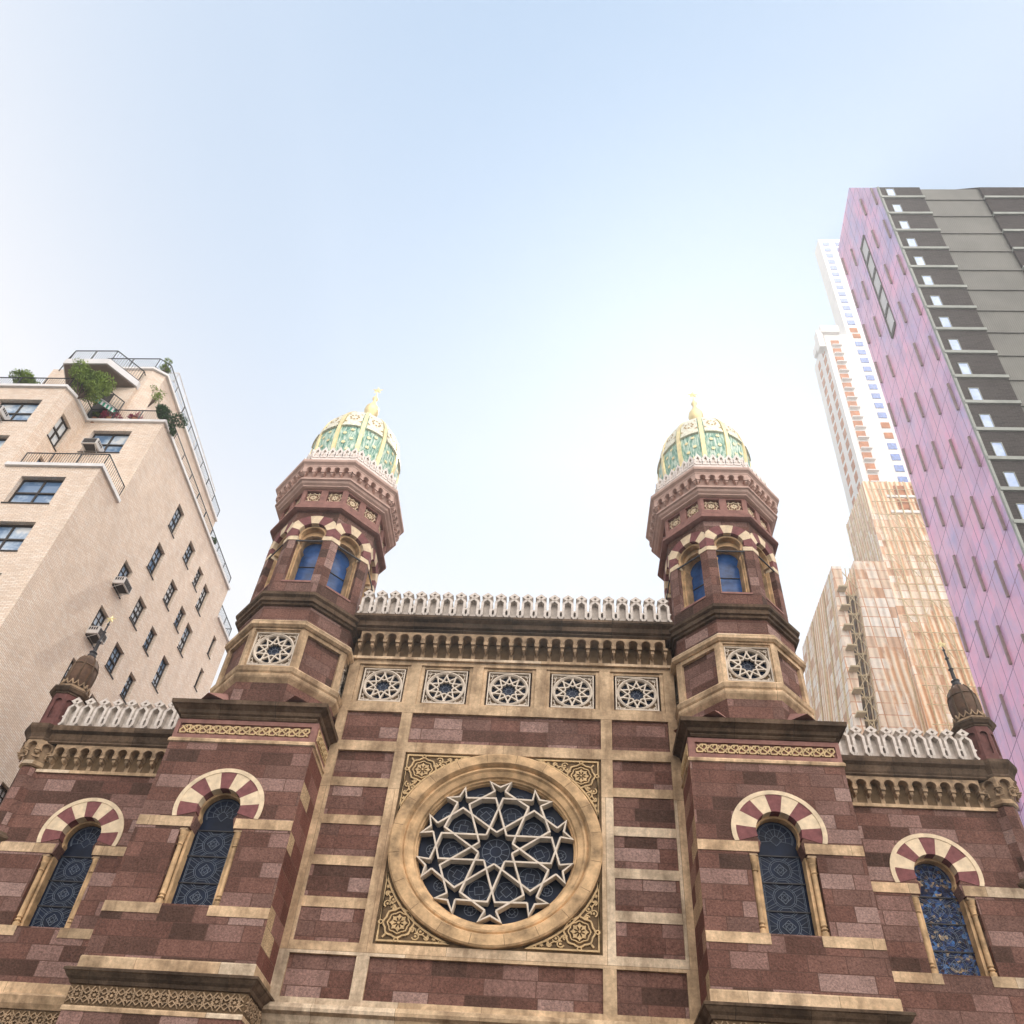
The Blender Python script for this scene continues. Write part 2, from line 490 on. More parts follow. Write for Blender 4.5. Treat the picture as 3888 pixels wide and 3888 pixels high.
    def tube(s, p, q, r, n=6, r2=None):
        p, q = Vector(p), Vector(q)
        r2 = r if r2 is None else r2
        d = (q - p).normalized()
        u = d.orthogonal().normalized()
        w = d.cross(u)
        vs = [tuple(p + (u * cos(2 * pi * i / n) + w * sin(2 * pi * i / n)) * r) for i in range(n)] + \
             [tuple(q + (u * cos(2 * pi * i / n) + w * sin(2 * pi * i / n)) * r2) for i in range(n)]
        s.add(vs, [list(range(n - 1, -1, -1)), list(range(n, 2 * n))] + [(i, (i + 1) % n, (i + 1) % n + n, i + n) for i in range(n)])

    def quad(s, pts):
        s.add(pts, [list(range(len(pts)))])

    def build(s, name, mats, parent=None, smooth=None, fixn=True, label=None):
        me = bpy.data.meshes.new(name)
        me.from_pydata(s.v, [], s.f)
        if not isinstance(mats, (list, tuple)):
            mats = [mats]
        for mm in mats:
            me.materials.append(M[mm])
        for p, i in zip(me.polygons, s.m):
            p.material_index = i
        if fixn:
            bm = bmesh.new()
            bm.from_mesh(me)
            bmesh.ops.recalc_face_normals(bm, faces=bm.faces)
            bm.to_mesh(me)
            bm.free()
        uv = me.uv_layers.new(name="UVMap")
        for p in me.polygons:
            n = p.normal
            if abs(n.z) < .75:
                l = hypot(n.x, n.y)
                tx, ty = -n.y / l, n.x / l
                for li in p.loop_indices:
                    c = me.vertices[me.loops[li].vertex_index].co
                    uv.data[li].uv = (c.x * tx + c.y * ty, c.z)
            else:
                for li in p.loop_indices:
                    c = me.vertices[me.loops[li].vertex_index].co
                    uv.data[li].uv = (c.x, c.y)
        if smooth:
            me.polygons.foreach_set("use_smooth", [True] * len(me.polygons))
            if smooth != 'all':
                try:
                    me.set_sharp_from_angle(angle=radians(smooth))
                except Exception:
                    pass
        o = bpy.data.objects.new(name, me)
        COL.objects.link(o)
        if parent:
            o.parent = parent
        if label:
            o["label"] = label
        return o

def thing(name, label, cat, loc=(0, 0, 0), group=None):
    o = bpy.data.objects.new(name, None)
    o.empty_display_size = .3
    COL.objects.link(o)
    o["label"] = label
    o["category"] = cat
    if group:
        o["group"] = group
    return o

def copy_part(o, parent, x=0, y=0, z=0):
    """copies a part and its sub-parts, moved by x, y, z"""
    c = o.copy()
    COL.objects.link(c)
    c.parent = parent
    c.location = (o.location.x + x, o.location.y + y, o.location.z + z)
    for ch in list(o.children):
        d = ch.copy()
        COL.objects.link(d)
        d.parent = c
    return c

def arc(cx, cz, r, a0, a1, n):
    return [(cx + r * cos(radians(a0 + (a1 - a0) * i / n)), cz + r * sin(radians(a0 + (a1 - a0) * i / n))) for i in range(n + 1)]

# ------------------------------------------------------------------ ground
g = B()
g.quad([(-400, -400, 0), (400, -400, 0), (400, 500, 0), (-400, 500, 0)])
o = g.build("street", 'asphalt'); o["kind"] = "structure"
g = B()
g.rectloft([(0, 0.004), (0, .13), (-.02, .15)], -60, 60, -8, 60)
o = g.build("pavement", 'paving'); o["kind"] = "structure"

# ================================================================== SYNAGOGUE
syn = thing("synagogue", "banded brown stone synagogue with two octagonal domed towers and a round star window", "synagogue")
XT, YT = 7.5116, .3285
ZG = .151

# --- corbel arcade along x: n arches, front yf, back yb
def arcade(b, x0, x1, n, yf, yb, z0, zc, zt, rr=.34):
    w = (x1 - x0) / n
    r = w * rr
    for i in range(n):
        a = x0 + i * w
        cx = a + w / 2
        pts = [(a, zt), (a, zc - .12), (cx - r * .86, zc - .12)] + arc(cx, zc, r, 210, -30, 10) + [(cx + r * .86, zc - .12), (a + w, zc - .12), (a + w, zt)]
        b.prism(pts, yf, yb)
        # roll around each arch
        b.ribbon(arc(cx, zc, r + w * .045, 205, -25, 10), w * .05, yf - .025, yf + .01)
    h = zc - .12 - z0
    for i in range(n + 1):
        a = x0 + i * w
        d = yb - yf
        b.box(a - w * .17, a + w * .17, yf - .01, yb, zc - .12 - h * .17, zc - .125)
        b.box(a - w * .12, a + w * .12, yf + d * .12, yb, zc - .12 - h * .42, zc - .12 - h * .175)
        b.add([(a - w * .1, yf + d * .14, zc - .12 - h * .42), (a + w * .1, yf + d * .14, zc - .12 - h * .42), (a + w * .1, yb, zc - .12 - h * .42),
               (a - w * .1, yb, zc - .12 - h * .42), (a, yf + d * .35, zc - .12 - h * .62), (a, yb, zc - .12 - h * .62)],
              [(0, 1, 4), (1, 2, 5, 4), (3, 0, 4, 5), (0, 3, 2, 1), (2, 3, 5)])
        b.box(a - w * .15, a + w * .15, yb - d * .18, yb + .01, z0, zc - .12 - h * .425)

# --- merlon strip: each merlon a sub-part
def merlon_mesh(w, H):
    b = B()
    k = H / 1.2
    h = w / 2
    sx = w / .471
    pth = [(-h, .03), (-.155 * sx, .14 * k), (-.155 * sx, .76 * k), (0, .92 * k), (.13 * sx, 1.04 * k), (0, 1.155 * k), (-.13 * sx, 1.04 * k), (0, .92 * k),
           (.155 * sx, .76 * k), (.155 * sx, .14 * k), (h, .03)]
    def cut(a, c, y0=0., y1=.3):
        b.ribbon(pth[a:c], .085 * sx, y0, y1)
    cut(0, 4); cut(3, 8); cut(7, 11)
    # loop heads between merlons
    b.ribbon([(-h, .40 * k), (-.155 * sx, .32 * k)], .06 * sx, .002, .25)
    b.ribbon([(h, .40 * k), (.155 * sx, .32 * k)], .06 * sx, .002, .25)
    # plates
    b.prism([(-h + .001, 0), (h - .001, 0), (h - .001, .56 * k), (.17 * sx, .58 * k), (.17 * sx, .76 * k), (0, .93 * k), (-.17 * sx, .76 * k), (-.17 * sx, .58 * k), (-h + .001, .56 * k)], .2, .34)
    # solid wings behind the crossing
    b.prism([(-.16 * sx, .78 * k), (-.02, .92 * k), (-.1 * sx, 1.04 * k), (-.16 * sx, .98 * k)], .12, .3)
    b.prism([(.16 * sx, .78 * k), (.16 * sx, .98 * k), (.1 * sx, 1.04 * k), (.02, .92 * k)], .12, .3)
    return b

def merlons(name, x0, n, w, y, z, H):
    base = B()
    base.box(x0 - w / 2, x0 + (n - .5) * w, y - .02, y + .5, z - .1, z)
    par_ = base.build(name, 'dark', syn)
    first = merlon_mesh(w, H).build("merlon", 'merlon', par_)
    first.location = (x0, y, z)
    for i in range(1, n):
        c = first.copy(); COL.objects.link(c); c.parent = par_; c.location = (x0 + i * w, y, z)
    return par_

# ------------------------------------------------ centre wall
b = B()
b.box(-5.455, -3.03, .08, .6, ZG, 18.3)
b.box(-5.455, 5.455, .08, .6, 20.1, 21.3)
b.box(-5.3, 5.3, .4, .6, 18.3, 20.1)
b.box(3.03, 5.455, .08, .6, ZG, 18.3)
b.box(-3.03, 3.03, .08, .6, ZG, 10.31)
b.box(-3.03, 3.03, .08, .6, 16.44, 18.30)
b.build("centre_wall", 'brown', syn)

b = B()   # tan grid of bands (fronts at y = 0)
for sg in (-1, 1):
    for (a, c, z0, z1) in ((5.16, 5.46, 8.83, 20.3), (3.03, 3.375, 8.83, 18.0)):
        b.box(min(sg * a, sg * c), max(sg * a, sg * c), 0, .3, z0, z1)
for (x, z0, z1, yy) in ((5.16, 16.44, 16.81, -.004), (5.16, 17.98, 18.34, -.006), (5.16, 9.97, 10.31, -.004)):
    b.box(-x, x, yy, .3, z0, z1)
for sg in (-1, 1):
    for z0, z1 in ((15.16, 15.47), (13.86, 14.16), (12.54, 12.84), (11.28, 11.585)):
        b.box(min(sg * 3.375, sg * 5.16), max(sg * 3.375, sg * 5.16), .05, .3, z0, z1)
b.build("stone_band_grid", 'tan', syn)

b = B()   # attic zone between the towers with five square openings
zA, zB = 18.34, 20.16
xs = [k * 2.1138 for k in (-2, -1, 0, 1, 2)]
b.box(-5.16, 5.16, -.004, .3, 20.0, zB)
for i in range(6):
    xa = -5.16 if i == 0 else xs[i - 1] + .88
    xb = 5.16 if i == 5 else xs[i] - .88
    b.box(xa, xb, 0, .3, zA, 20.0)
for x in xs:
    b.box(x - .88, x - .76, .05, .3, zA, 19.99)
    b.box(x + .76, x + .88, .05, .3, zA, 19.99)
    b.box(x - .76, x + .76, .07, .3, 19.9, 19.985)
    b.box(x - .76, x + .76, .07, .3, zA, 18.45)
b.build("attic_window_frames", 'tan', syn)

# star windows
def star_window(scale=1.0):
    """local: centre 0,0 in x-z, front at y=0, half size .70"""
    h = .70 * scale
    t = B()
    for s1 in (-1, 1):
        t.box(min(s1 * h, s1 * (h - .04)), max(s1 * h, s1 * (h - .04)), -.02, .1, -h, h)
        t.box(-h + .04, h - .04, -.02, .1, min(s1 * h, s1 * (h - .04)), max(s1 * h, s1 * (h - .04)))
    R = h * .95
    t.lathey([(R, .1), (R, -.0), (R - .05, -.03), (R - .095, .02), (R - .095, .12)], 0, 0, 48)
    # rays
    ri = R - .07
    for k in range(10):
        th = 90 + 36 * k
        A = (.40 * ri * cos(radians(th + 36)), .40 * ri * sin(radians(th + 36)))
        A2 = (.40 * ri * cos(radians(th - 36)), .40 * ri * sin(radians(th - 36)))
        P1 = (ri * cos(radians(th - 3.5)), ri * sin(radians(th - 3.5)))
        P2 = (ri * cos(radians(th + 3.5)), ri * sin(radians(th + 3.5)))
        t.ribbon([A, P1], .045 * scale, .02 + .0006 * k, .11)
        t.ribbon([A2, P2], .045 * scale, .0215 + .0006 * k, .11)
    # corner scrolls
    for sx in (-1, 1):
        for sz in (-1, 1):
            c = (sx * h * .83, sz * h * .83)
            t.ribbon(arc(c[0], c[1], .05, 0, 330, 8), .02, .03, .1, True)
            for q in (-1, 1):
                e = (c[0] - sx * .10 * (q > 0) - sx * .0, c[1] - sz * .10 * (q < 0))
                e2 = (c[0] + (sx * .02 if q > 0 else -sx * .19), c[1] + (-sz * .19 if q > 0 else sz * .02))
                t.ribbon([c, ((c[0] + e2[0]) / 2 + .02, (c[1] + e2[1]) / 2), e2], .02, .032, .1)
                t.ribbon(arc(e2[0], e2[1], .028, 0, 300, 6), .014, .031, .1)
    gl = B()
    gl.box(-h + .03, h - .03, .13, .16, -h + .03, h - .03)
    ld = B()
    for k in range(10):
        th = radians(90 + 36 * k)
        ld.ribbon([(.1 * cos(th), .1 * sin(th)), (.235 * cos(th), .235 * sin(th))], .008, .122, .129)
    ld.ribbon(arc(0, 0, .1, 0, 330, 12), .009, .121, .129, True)
    sp = B()
    w4 = h - .04
    for sx in (-1, 1):
        for sz in (-1, 1):
            pts = [(sx * w4, sz * w4)] + [(sx * (R - .01) * cos(radians(a)), sz * (R - .01) * sin(radians(a))) for a in (12, 25, 35, 45, 55, 65, 78)]
            pts.insert(1, (sx * w4, sz * (R - .01) * sin(radians(12))))
            pts.append(((sx * (R - .01) * cos(radians(78))), sz * w4))
            sp.prism(pts, .07, .12)
    return t, gl, ld, sp

def place_star(parent, loc, rot=0, name="star_window"):
    t, gl, ld, sp = star_window()
    T = Matrix.Translation(loc) @ Matrix.Rotation(rot, 4, 'Z')
    out = []
    for bb in (t, gl, ld, sp):
        bb.v = [tuple(T @ Vector(p)) for p in bb.v]
    return t, gl, ld, sp

t, gl, ld, sp = place_star(syn, (0, .12, 19.185))
sw = t.build("star_window", 'tracery', syn)
gl.build("glass", 'stainG', sw)
ld.build("leading", 'lead', sw)
sp.build("corner_plate", 'recess', sw)
for k in (-2, -1, 1, 2):
    copy_part(sw, syn, x=k * 2.1138)

# arcade + cornice of centre
b = B()
b.box(-5.46, 5.46, -.10, .3, 20.165, 20.27)
b.build("base_moulding", 'tan', syn)
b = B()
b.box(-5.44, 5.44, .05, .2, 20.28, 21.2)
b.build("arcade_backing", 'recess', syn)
b = B()
arcade(b, -5.20, 5.20, 24, -.34, .06, 20.27, 20.93, 21.23, .36)
b.build("corbel_table", 'corbel', syn)
b = B()
b.xprism([(.3, 21.2), (-.36, 21.2), (-.42, 21.25), (-.40, 21.30), (-.50, 21.34), (-.54, 21.5), (-.66, 21.56), (-.70, 21.60), (-.70, 21.70), (.3, 21.7)], -5.5, 5.5)
b.build("cornice", 'dark', syn)
merlons("battlement", -5.18, 23, .471, -.69, 21.8 - .1, 1.18)

# bottom ledge of centre wall
b = B()
b.xprism([(.3, 8.83), (-.02, 8.83), (-.03, 8.68), (-.14, 8.62), (-.26, 8.60), (-.32, 8.48), (-.30, 8.40), (-.18, 8.34), (-.12, 8.2), (-.04, 8.1), (.3, 8.1)], -5.455, 5.455)
b.build("ledge", 'tan', syn)

# ------------------------------------------------ rose window
ZR = 13.375
b = B()
sq = 3.03
def corner_plate(sx, sz):
    pts = [(sx * sq, ZR + sz * 3.06)] + [(sx * 2.8 * cos(radians(a)), ZR + sz * 2.8 * sin(radians(a))) for a in range(0, 91, 6)]
    pts.insert(1, (sx * sq, ZR))
    pts.append((0, ZR + sz * 3.06))
    return pts
for sx in (-1, 1):
    for sz in (-1, 1):
        b.prism(corner_plate(sx, sz), .06, .5)
rose = b.build("rose_window", 'recess', syn)
b = B()
b.lathey([(3.05, .07), (3.05, -.10), (3.0, -.14), (2.72, -.14), (2.68, -.08), (2.64, .02), (2.60, -.02), (2.55, -.03), (2.50, .04),
          (2.44, .07), (2.36, .12), (2.33, .20), (2.29, .22), (2.27, .30), (2.25, .31), (2.24, .5)], 0, ZR, 128)
b.build("stone_ring", 'ring', rose, smooth=25, fixn=True)
b = B()   # joints between ring stones
for k in range(20):
    a = radians(9 + 18 * k)
    b.ribbon([(3.02 * cos(a), ZR + 3.02 * sin(a)), (2.73 * cos(a), ZR + 2.73 * sin(a))], .011, -.1425, -.13)
o = b.build("ring_joints", 'recess', rose); o.name = "ring_jointing"

b = B()   # tracery
RR = 2.24
yt0, yt1 = .13, .40
def P(r, a, cz=ZR - .03):
    return (RR * r * cos(radians(a)), cz + RR * r * sin(radians(a)))
for k in range(10):
    th = 90 + 36 * k
    e = .0005 * k
    W = .052
    A = .225
    b.ribbon([P(A, th + 36), P(.737, th - 3.7), P(.848, th - 36 + 4.6)], W, yt0 + e, yt1)
    b.ribbon([P(A, th - 36), P(.737, th + 3.7), P(.848, th + 36 - 4.6)], W, yt0 + .006 + e, yt1)
    b.ribbon([P(.848, th + 4.6), P(.995, th + 7.9), P(.91, th), P(.995, th - 7.9), P(.848, th - 4.6)], W, yt0 + .003 + e, yt1)
b.build("tracery", 'tracery', rose)
b = B()
b.lathey([(2.3, .45), (2.3, .47), (.001, .47)], 0, ZR, 64)
b.lathey([(2.3, .45), (.001, .45)], 0, ZR, 64)
b.build("glass", 'stainG', rose, fixn=True)
b = B()   # lead lines behind the tracery
for k in range(10):
    th = 90 + 36 * k
    for r, rad in ((.56, .30), (.83, .17)):
        c = P(r, th + 18)
        rad *= 1.0
        b.ribbon(arc(c[0], c[1], rad, 0, 345, 16), .012, .436, .448, True)
        b.ribbon(arc(c[0], c[1], rad * .55, th, th + 270, 3), .012, .437, .449, True)
        for q in range(4):
            an = radians(th + 45 + 90 * q)
            b.ribbon([(c[0] + rad * .5 * cos(an), c[1] + rad * .5 * sin(an)), (c[0] + rad * cos(an), c[1] + rad * sin(an))], .01, .438, .449)
    an = radians(th)
    b.ribbon([(.17 * cos(an), ZR + .17 * sin(an)), (.40 * cos(an), ZR + .40 * sin(an))], .012, .438, .449)
b.ribbon(arc(0, ZR, .17, 0, 337, 16), .014, .436, .448, True)
b.ribbon(arc(0, ZR, .40, 0, 337, 20), .014, .436, .448, True)
b.build("leading", 'lead', rose)

# carved spandrels
def spandrel(sx, sz):
    b = B()
    def Q(u, v):
        return (sx * u, ZR + sz * v)
    fr = [Q(2.93, 2.96)] + [Q(3.12 * cos(radians(a)), 3.12 * sin(radians(a))) for a in (72, 65, 58, 51, 45, 39, 32, 25, 19)]
    fr = [Q(2.93, 2.96), Q(.98, 2.96)] + [Q(3.14 * cos(radians(a)), 3.14 * sin(radians(a))) for a in (68, 62, 56, 50, 45, 40, 34, 28, 22)] + [Q(2.93, 1.0)]
    b.ribbon(fr, .05, .0, .07, True)
    cu, cv = 2.42, 2.45
    # two scalloped rings and an eight petalled rosette
    for rr, w in ((.40, .045), (.285, .03)):
        pts = []
        for i in range(32):
            a = radians(360 * i / 32)
            r = rr * (1 + .06 * cos(8 * a))
            pts.append(Q(cu + r * cos(a), cv + r * sin(a)))
        b.ribbon(pts, w, .0 + rr * .01, .07, True)
    for i in range(8):
        a = radians(45 * i)
        ca, sa = cos(a), sin(a)
        def L(r, t):
            return Q(cu + r * ca - t * sa, cv + r * sa + t * ca)
        b.prism([L(.05, 0), L(.12, .022), L(.17, .075), L(.2, .03), L(.25, 0), L(.2, -.03), L(.17, -.075), L(.12, -.022)], .012, .07)
    b.prism([Q(cu + .035 * cos(radians(a)), cv + .035 * sin(radians(a))) for a in range(0, 360, 45)], .0, .07)
    # knots linking to the frame
    for (u, v) in ((2.42, 2.92), (2.90, 2.45), (2.12, 2.15)):
        b.ribbon([Q(u + .055 * cos(radians(a)), v + .055 * sin(radians(a))) for a in range(0, 360, 45)], .03, -.01, .07, True)
    # foliage scrolls in the long tails
    for mir in (0, 1):
        def S(u, v):
            return Q(v, u) if mir else Q(u, v)
        for (u, v, r, a0, a1) in ((1.92, 2.80, .10, 20, 300), (1.80, 2.66, .10, 160, -120), (1.62, 2.83, .065, 0, 270), (2.05, 2.62, .07, 100, 340), (1.56, 2.72, .045, 180, -60)):
            pts = [S(u + (r * (1 - .25 * i / 8)) * cos(radians(a0 + (a1 - a0) * i / 8)), v + (r * (1 - .25 * i / 8)) * sin(radians(a0 + (a1 - a0) * i / 8))) for i in range(9)]
            b.ribbon(pts, .032, .012, .07)
            b.prism([S(u + .04 * cos(radians(a)), v + .035 * sin(radians(a))) for a in range(0, 360, 60)], .018, .07)
        b.ribbon([S(2.06, 2.52), S(1.95, 2.6), S(1.88, 2.74), S(1.72, 2.76), S(1.6, 2.86)], .03, .014, .07)
        for q in range(3):
            a = radians(60 * q + 15)
            b.ribbon([S(1.42 - .06 * cos(a), 2.86 - .05 * sin(a)), S(1.42 + .06 * cos(a), 2.86 + .05 * sin(a))], .022, .014 + q * .001, .07)
        b.ribbon([S(1.24 + .045 * cos(radians(a)), 2.92 + .03 * sin(radians(a))) for a in range(0, 360, 60)], .022, .01, .07, True)
    b.ribbon([Q(2.8, 2.86), Q(2.72, 2.76)], .05, .014, .07)
    return b
for sx in (-1, 1):
    for sz in (-1, 1):
        spandrel(sx, sz).build("carved_spandrel", 'relief', rose)

# ------------------------------------------------ arched windows of pavilions and wings
IMP0, IMP1, SIL0, SIL1 = 12.70, 13.02, 10.22, 10.50
ACZ = 13.366
def hole_half(cx, sg, xe, z0, z1, w, wimp, r, cz):
    """outline of half a wall (from cx to xe) with half of an arched opening"""
    a_s = math.degrees(math.acos(min(1, wimp / r)))
    pts = [(xe, z0), (cx, z0), (cx, SIL1), (cx + sg * w, SIL1), (cx + sg * w, IMP0), (cx + sg * wimp, IMP0)]
    for i in range(13):
        a = -a_s * 0 + (-math.degrees(math.asin(min(1, (cz - IMP1) / r))) if False else -34) + (90 + 34) * i / 12
        pts.append((cx + sg * r * cos(radians(a)), cz + r * sin(radians(a))))
    pts[-1] = (cx, cz + r)
    pts += [(cx, z1), (xe, z1)]
    return pts

def arched_window(cx, y, sgn_out, xa, xb, parent, pane='stainG'):
    """voussoirs, impost band, sill band, jambs, colonnettes, glass"""
    cz = ACZ
    win = B()   # inner tan frame
    for sg in (-1, 1):
        pts = [(cx + sg * .90, SIL1 - .04), (cx + sg * .60, SIL1 - .04), (cx + sg * .60, IMP0 + .1)]
        for i in range(11):
            a = -25 + 115 * i / 10
            pts.append((cx + sg * .555 * cos(radians(a)), cz - .02 + .555 * sin(radians(a))))
        pts[-1] = (cx, cz + .535)
        pts += [(cx, cz + .8), (cx + sg * .9, cz + .8)]
        win.prism(pts, y + .24, y + .50)
        win.box(min(cx + sg * .60, cx + sg * .68), max(cx + sg * .60, cx + sg * .68), y + .17, y + .239, SIL1, IMP0 + .05)
    win.box(cx - .86, cx + .86, y + .06, y + .5, SIL1 - .06, SIL1 + .02)
    w = win.build("arched_window", 'ring', parent)
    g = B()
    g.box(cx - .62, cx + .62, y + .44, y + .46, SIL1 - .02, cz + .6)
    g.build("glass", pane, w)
    # leading: four panels
    l = B()
    y0, y1 = y + .427, y + .438
    zs = [10.5, 11.28, 12.06, 12.84, 13.95]
    for i in range(3):
        za, zb = zs[i], zs[i + 1]
        zc = (za + zb) / 2
        for rr in (.30, .255):
            l.ribbon(arc(cx, zc, rr, 0, 345, 20), .008, y0, y1, True)
        l.ribbon(arc(cx, zc, .17, 0, 270, 3), .010, y0, y1, True)
        l.ribbon(arc(cx, zc, .12, 45, 315, 3), .008, y0, y1, True)
        l.ribbon(arc(cx, zc, .07, 0, 270, 3), .008, y0, y1, True)
        for s1 in (-1, 1):
            for s2 in (-1, 1):
                for off in (0, .07):
                    l.ribbon([(cx + s1 * .21, zc + s2 * (.21 - off)), (cx + s1 * .52, zc + s2 * (.41 - off) * .94)], .008, y0, y1)
                    l.ribbon([(cx + s1 * (.08 + off), zc + s2 * .28), (cx + s1 * (.2 + off), zc + s2 * .38)], .008, y0, y1)
            for q in (-.13, 0, .13):
                l.ribbon([(cx + s1 * .3, zc + q * .3), (cx + s1 * .53, zc + q * 1.6)], .007, y0, y1)
            l.ribbon([(cx + s1 * .515, za), (cx + s1 * .515, zb)], .009, y0, y1)
            l.ribbon([(cx + s1 * .48, za), (cx + s1 * .48, zb)], .006, y0, y1)
    for rr in (.47, .44, .27):
        l.ribbon(arc(cx, cz + .02, rr, -25, 205, 24), .008, y0, y1)
    for a in range(-20, 201, 27):
        l.ribbon([(cx + .1 * cos(radians(a)), 13.33 + .1 * sin(radians(a))), (cx + .44 * cos(radians(a)), 13.38 + .44 * sin(radians(a)))], .007, y0, y1)
    l.ribbon(arc(cx, 13.32, .16, 0, 270, 3), .008, y0, y1, True)
    l.build("leading", 'lead', w)
    for z in zs[1:4]:
        br = B()
        br.box(cx - .6, cx + .6, y + .405, y + .44, z - .018, z + .018)
        br.build("saddle_bar", 'iron', w)
    # voussoirs
    v = B()
    n = 9
    a0, a1 = -17, 197
    for i in range(n):
        s0 = a0 + (a1 - a0) * i / n
        s1_ = a0 + (a1 - a0) * (i + 1) / n
        v.mi = 0 if i % 2 == 0 else 1
        outer = [(cx + 1.13 * cos(radians(s0 + (s1_ - s0) * q / 4)), cz + 1.13 * sin(radians(s0 + (s1_ - s0) * q / 4))) for q in range(5)]
        inner = [(cx + .60 * cos(radians(s1_ - (s1_ - s0) * q / 4)), cz + .60 * sin(radians(s1_ - (s1_ - s0) * q / 4))) for q in range(5)]
        pts = [(px, max(pz, IMP1)) for px, pz in outer + inner]
        v.prism(pts, y - .012 - .0005 * i, y + .24)
    v.build("voussoir_arch", ['maroon', 'cream'], w)
    r = B()
    m = 18
    for i in range(m):
        s0 = a0 + (a1 - a0) * i / m; s1_ = a0 + (a1 - a0) * (i + 1) / m
        pts = [(cx + rr * cos(radians(a)), max(IMP1, cz + rr * sin(radians(a)))) for rr, a in ((1.13, s0), (1.256, s0), (1.256, (s0 + s1_) / 2), (1.256, s1_), (1.13, s1_), (1.13, (s0 + s1_) / 2))]
        r.prism(pts, y - .03, y + .1)
    r.build("hood_ring", 'cream', w)
    # impost and sill bands
    bd = B()
    for (x0, x1, sg) in ((xa, cx, 1), (cx, xb, -1)):
        lo, hi = (x0, cx - .60) if sg == 1 else (cx + .60, x1)
        bd = B()
        bd.box(lo, hi, y - .018, y + .3, IMP0 + .02, IMP1)
        bd.build("impost_band", 'tan', w)
        lo, hi = (x0, cx - .62) if sg == 1 else (cx + .62, x1)
        bd = B()
        bd.box(lo, hi, y - .018, y + .4, SIL0, SIL1)
        bd.build("sill_band", 'tan', w)
    for sg in (-1, 1):
        c = B()
        x = cx + sg * .76
        yy = y + .12
        c.lathe([(.075, 10.86), (.068, 12.20)], 12, x, yy, False)
        c.lathe([(.10, 10.50), (.10, 10.62), (.06, 10.66), (.10, 10.70), (.055, 10.76), (.085, 10.80), (.07, 10.87)], 12, x, yy, False)
        c.lathe([(.07, 12.19), (.10, 12.22), (.07, 12.25), (.085, 12.38), (.11, 12.46), (.09, 12.48), (.125, 12.60), (.13, 12.62)], 12, x, yy, False)
        c.build("colonnette", 'ring', w, smooth=40)
        cp = B()
        cp.box(x - .13, x + .11, yy - .12, yy + .12, 12.62, 12.66)
        cp.box(x - .115, x + .10, yy - .10, yy + .12, 12.665, 12.72)
        cp.build("capital", 'corbel', w)
    return w

YA, YB = -1.4401, .5105
P0, P1_ = 5.4555, 9.7666
PCX = 7.6505
WCX = 12.4315
def knot_frieze(b, x0, x1, z0, z1, y, unit=.30, mirror=False):
    """interlaced knot band; local frame x-z, front at y"""
    n = max(1, round((x1 - x0) / unit))
    w = (x1 - x0) / n
    h = z1 - z0
    for i in range(n):
        a = x0 + i * w
        e = .0006 * (i % 3)
        b.ribbon([(a, z0 + h * .12), (a + w * .5, z0 + h * .12), (a + w, z0 + h * .6), (a + w * .92, z0 + h * .88), (a + w * .62, z0 + h * .88), (a + w * .55, z0 + h * .62)], h * .13, y + e, y + .06)
        b.ribbon([(a + w, z0 + h * .88), (a + w * .45, z0 + h * .88), (a + w * .0, z0 + h * .4), (a + w * .05, z0 + h * .14)], h * .12, y + .004 + e, y + .06)
        b.ribbon([(a + w * .1, z0 + h * .84), (a + w * .45, z0 + h * .5), (a + w * .9, z0 + h * .14)], h * .13, y + .008 + e, y + .06)

def star_lattice(b, x0, x1, z0, z1, y, unit=.42):
    n = max(1, round((x1 - x0) / unit))
    w = (x1 - x0) / n
    h = z1 - z0
    for i in range(n):
        c = (x0 + (i + .5) * w, z0 + h / 2)
        e = .0006 * (i % 2)
        for k in range(8):
            pass
        pts = []
        for k in range(16):
            a = radians(22.5 * k)
            r = h * (.30 if k % 2 == 0 else .20)
            pts.append((c[0] + r * cos(a) * .95, c[1] + r * sin(a)))
        b.ribbon(pts, h * .055, y + e, y + .06, True)
        for sx in (-1, 1):
            for sz in (-1, 1):
                b.ribbon([(c[0] + sx * w * .1, c[1] + sz * h * .46), (c[0] + sx * w * .22, c[1] + sz * h * .28), (c[0] + sx * w * .5, c[1] + sz * h * .06)], h * .06, y + .004 + e, y + .06)
                b.ribbon([(c[0] + sx * w * .5, c[1] + sz * h * .4), (c[0] + sx * w * .3, c[1] + sz * h * .2), (c[0] + sx * w * .24, c[1])], h * .055, y + .008 + e, y + .06)
        b.prism([(c[0] + h * .08 * cos(radians(a)), c[1] + h * .08 * sin(radians(a))) for a in range(0, 360, 45)], y, y + .06)

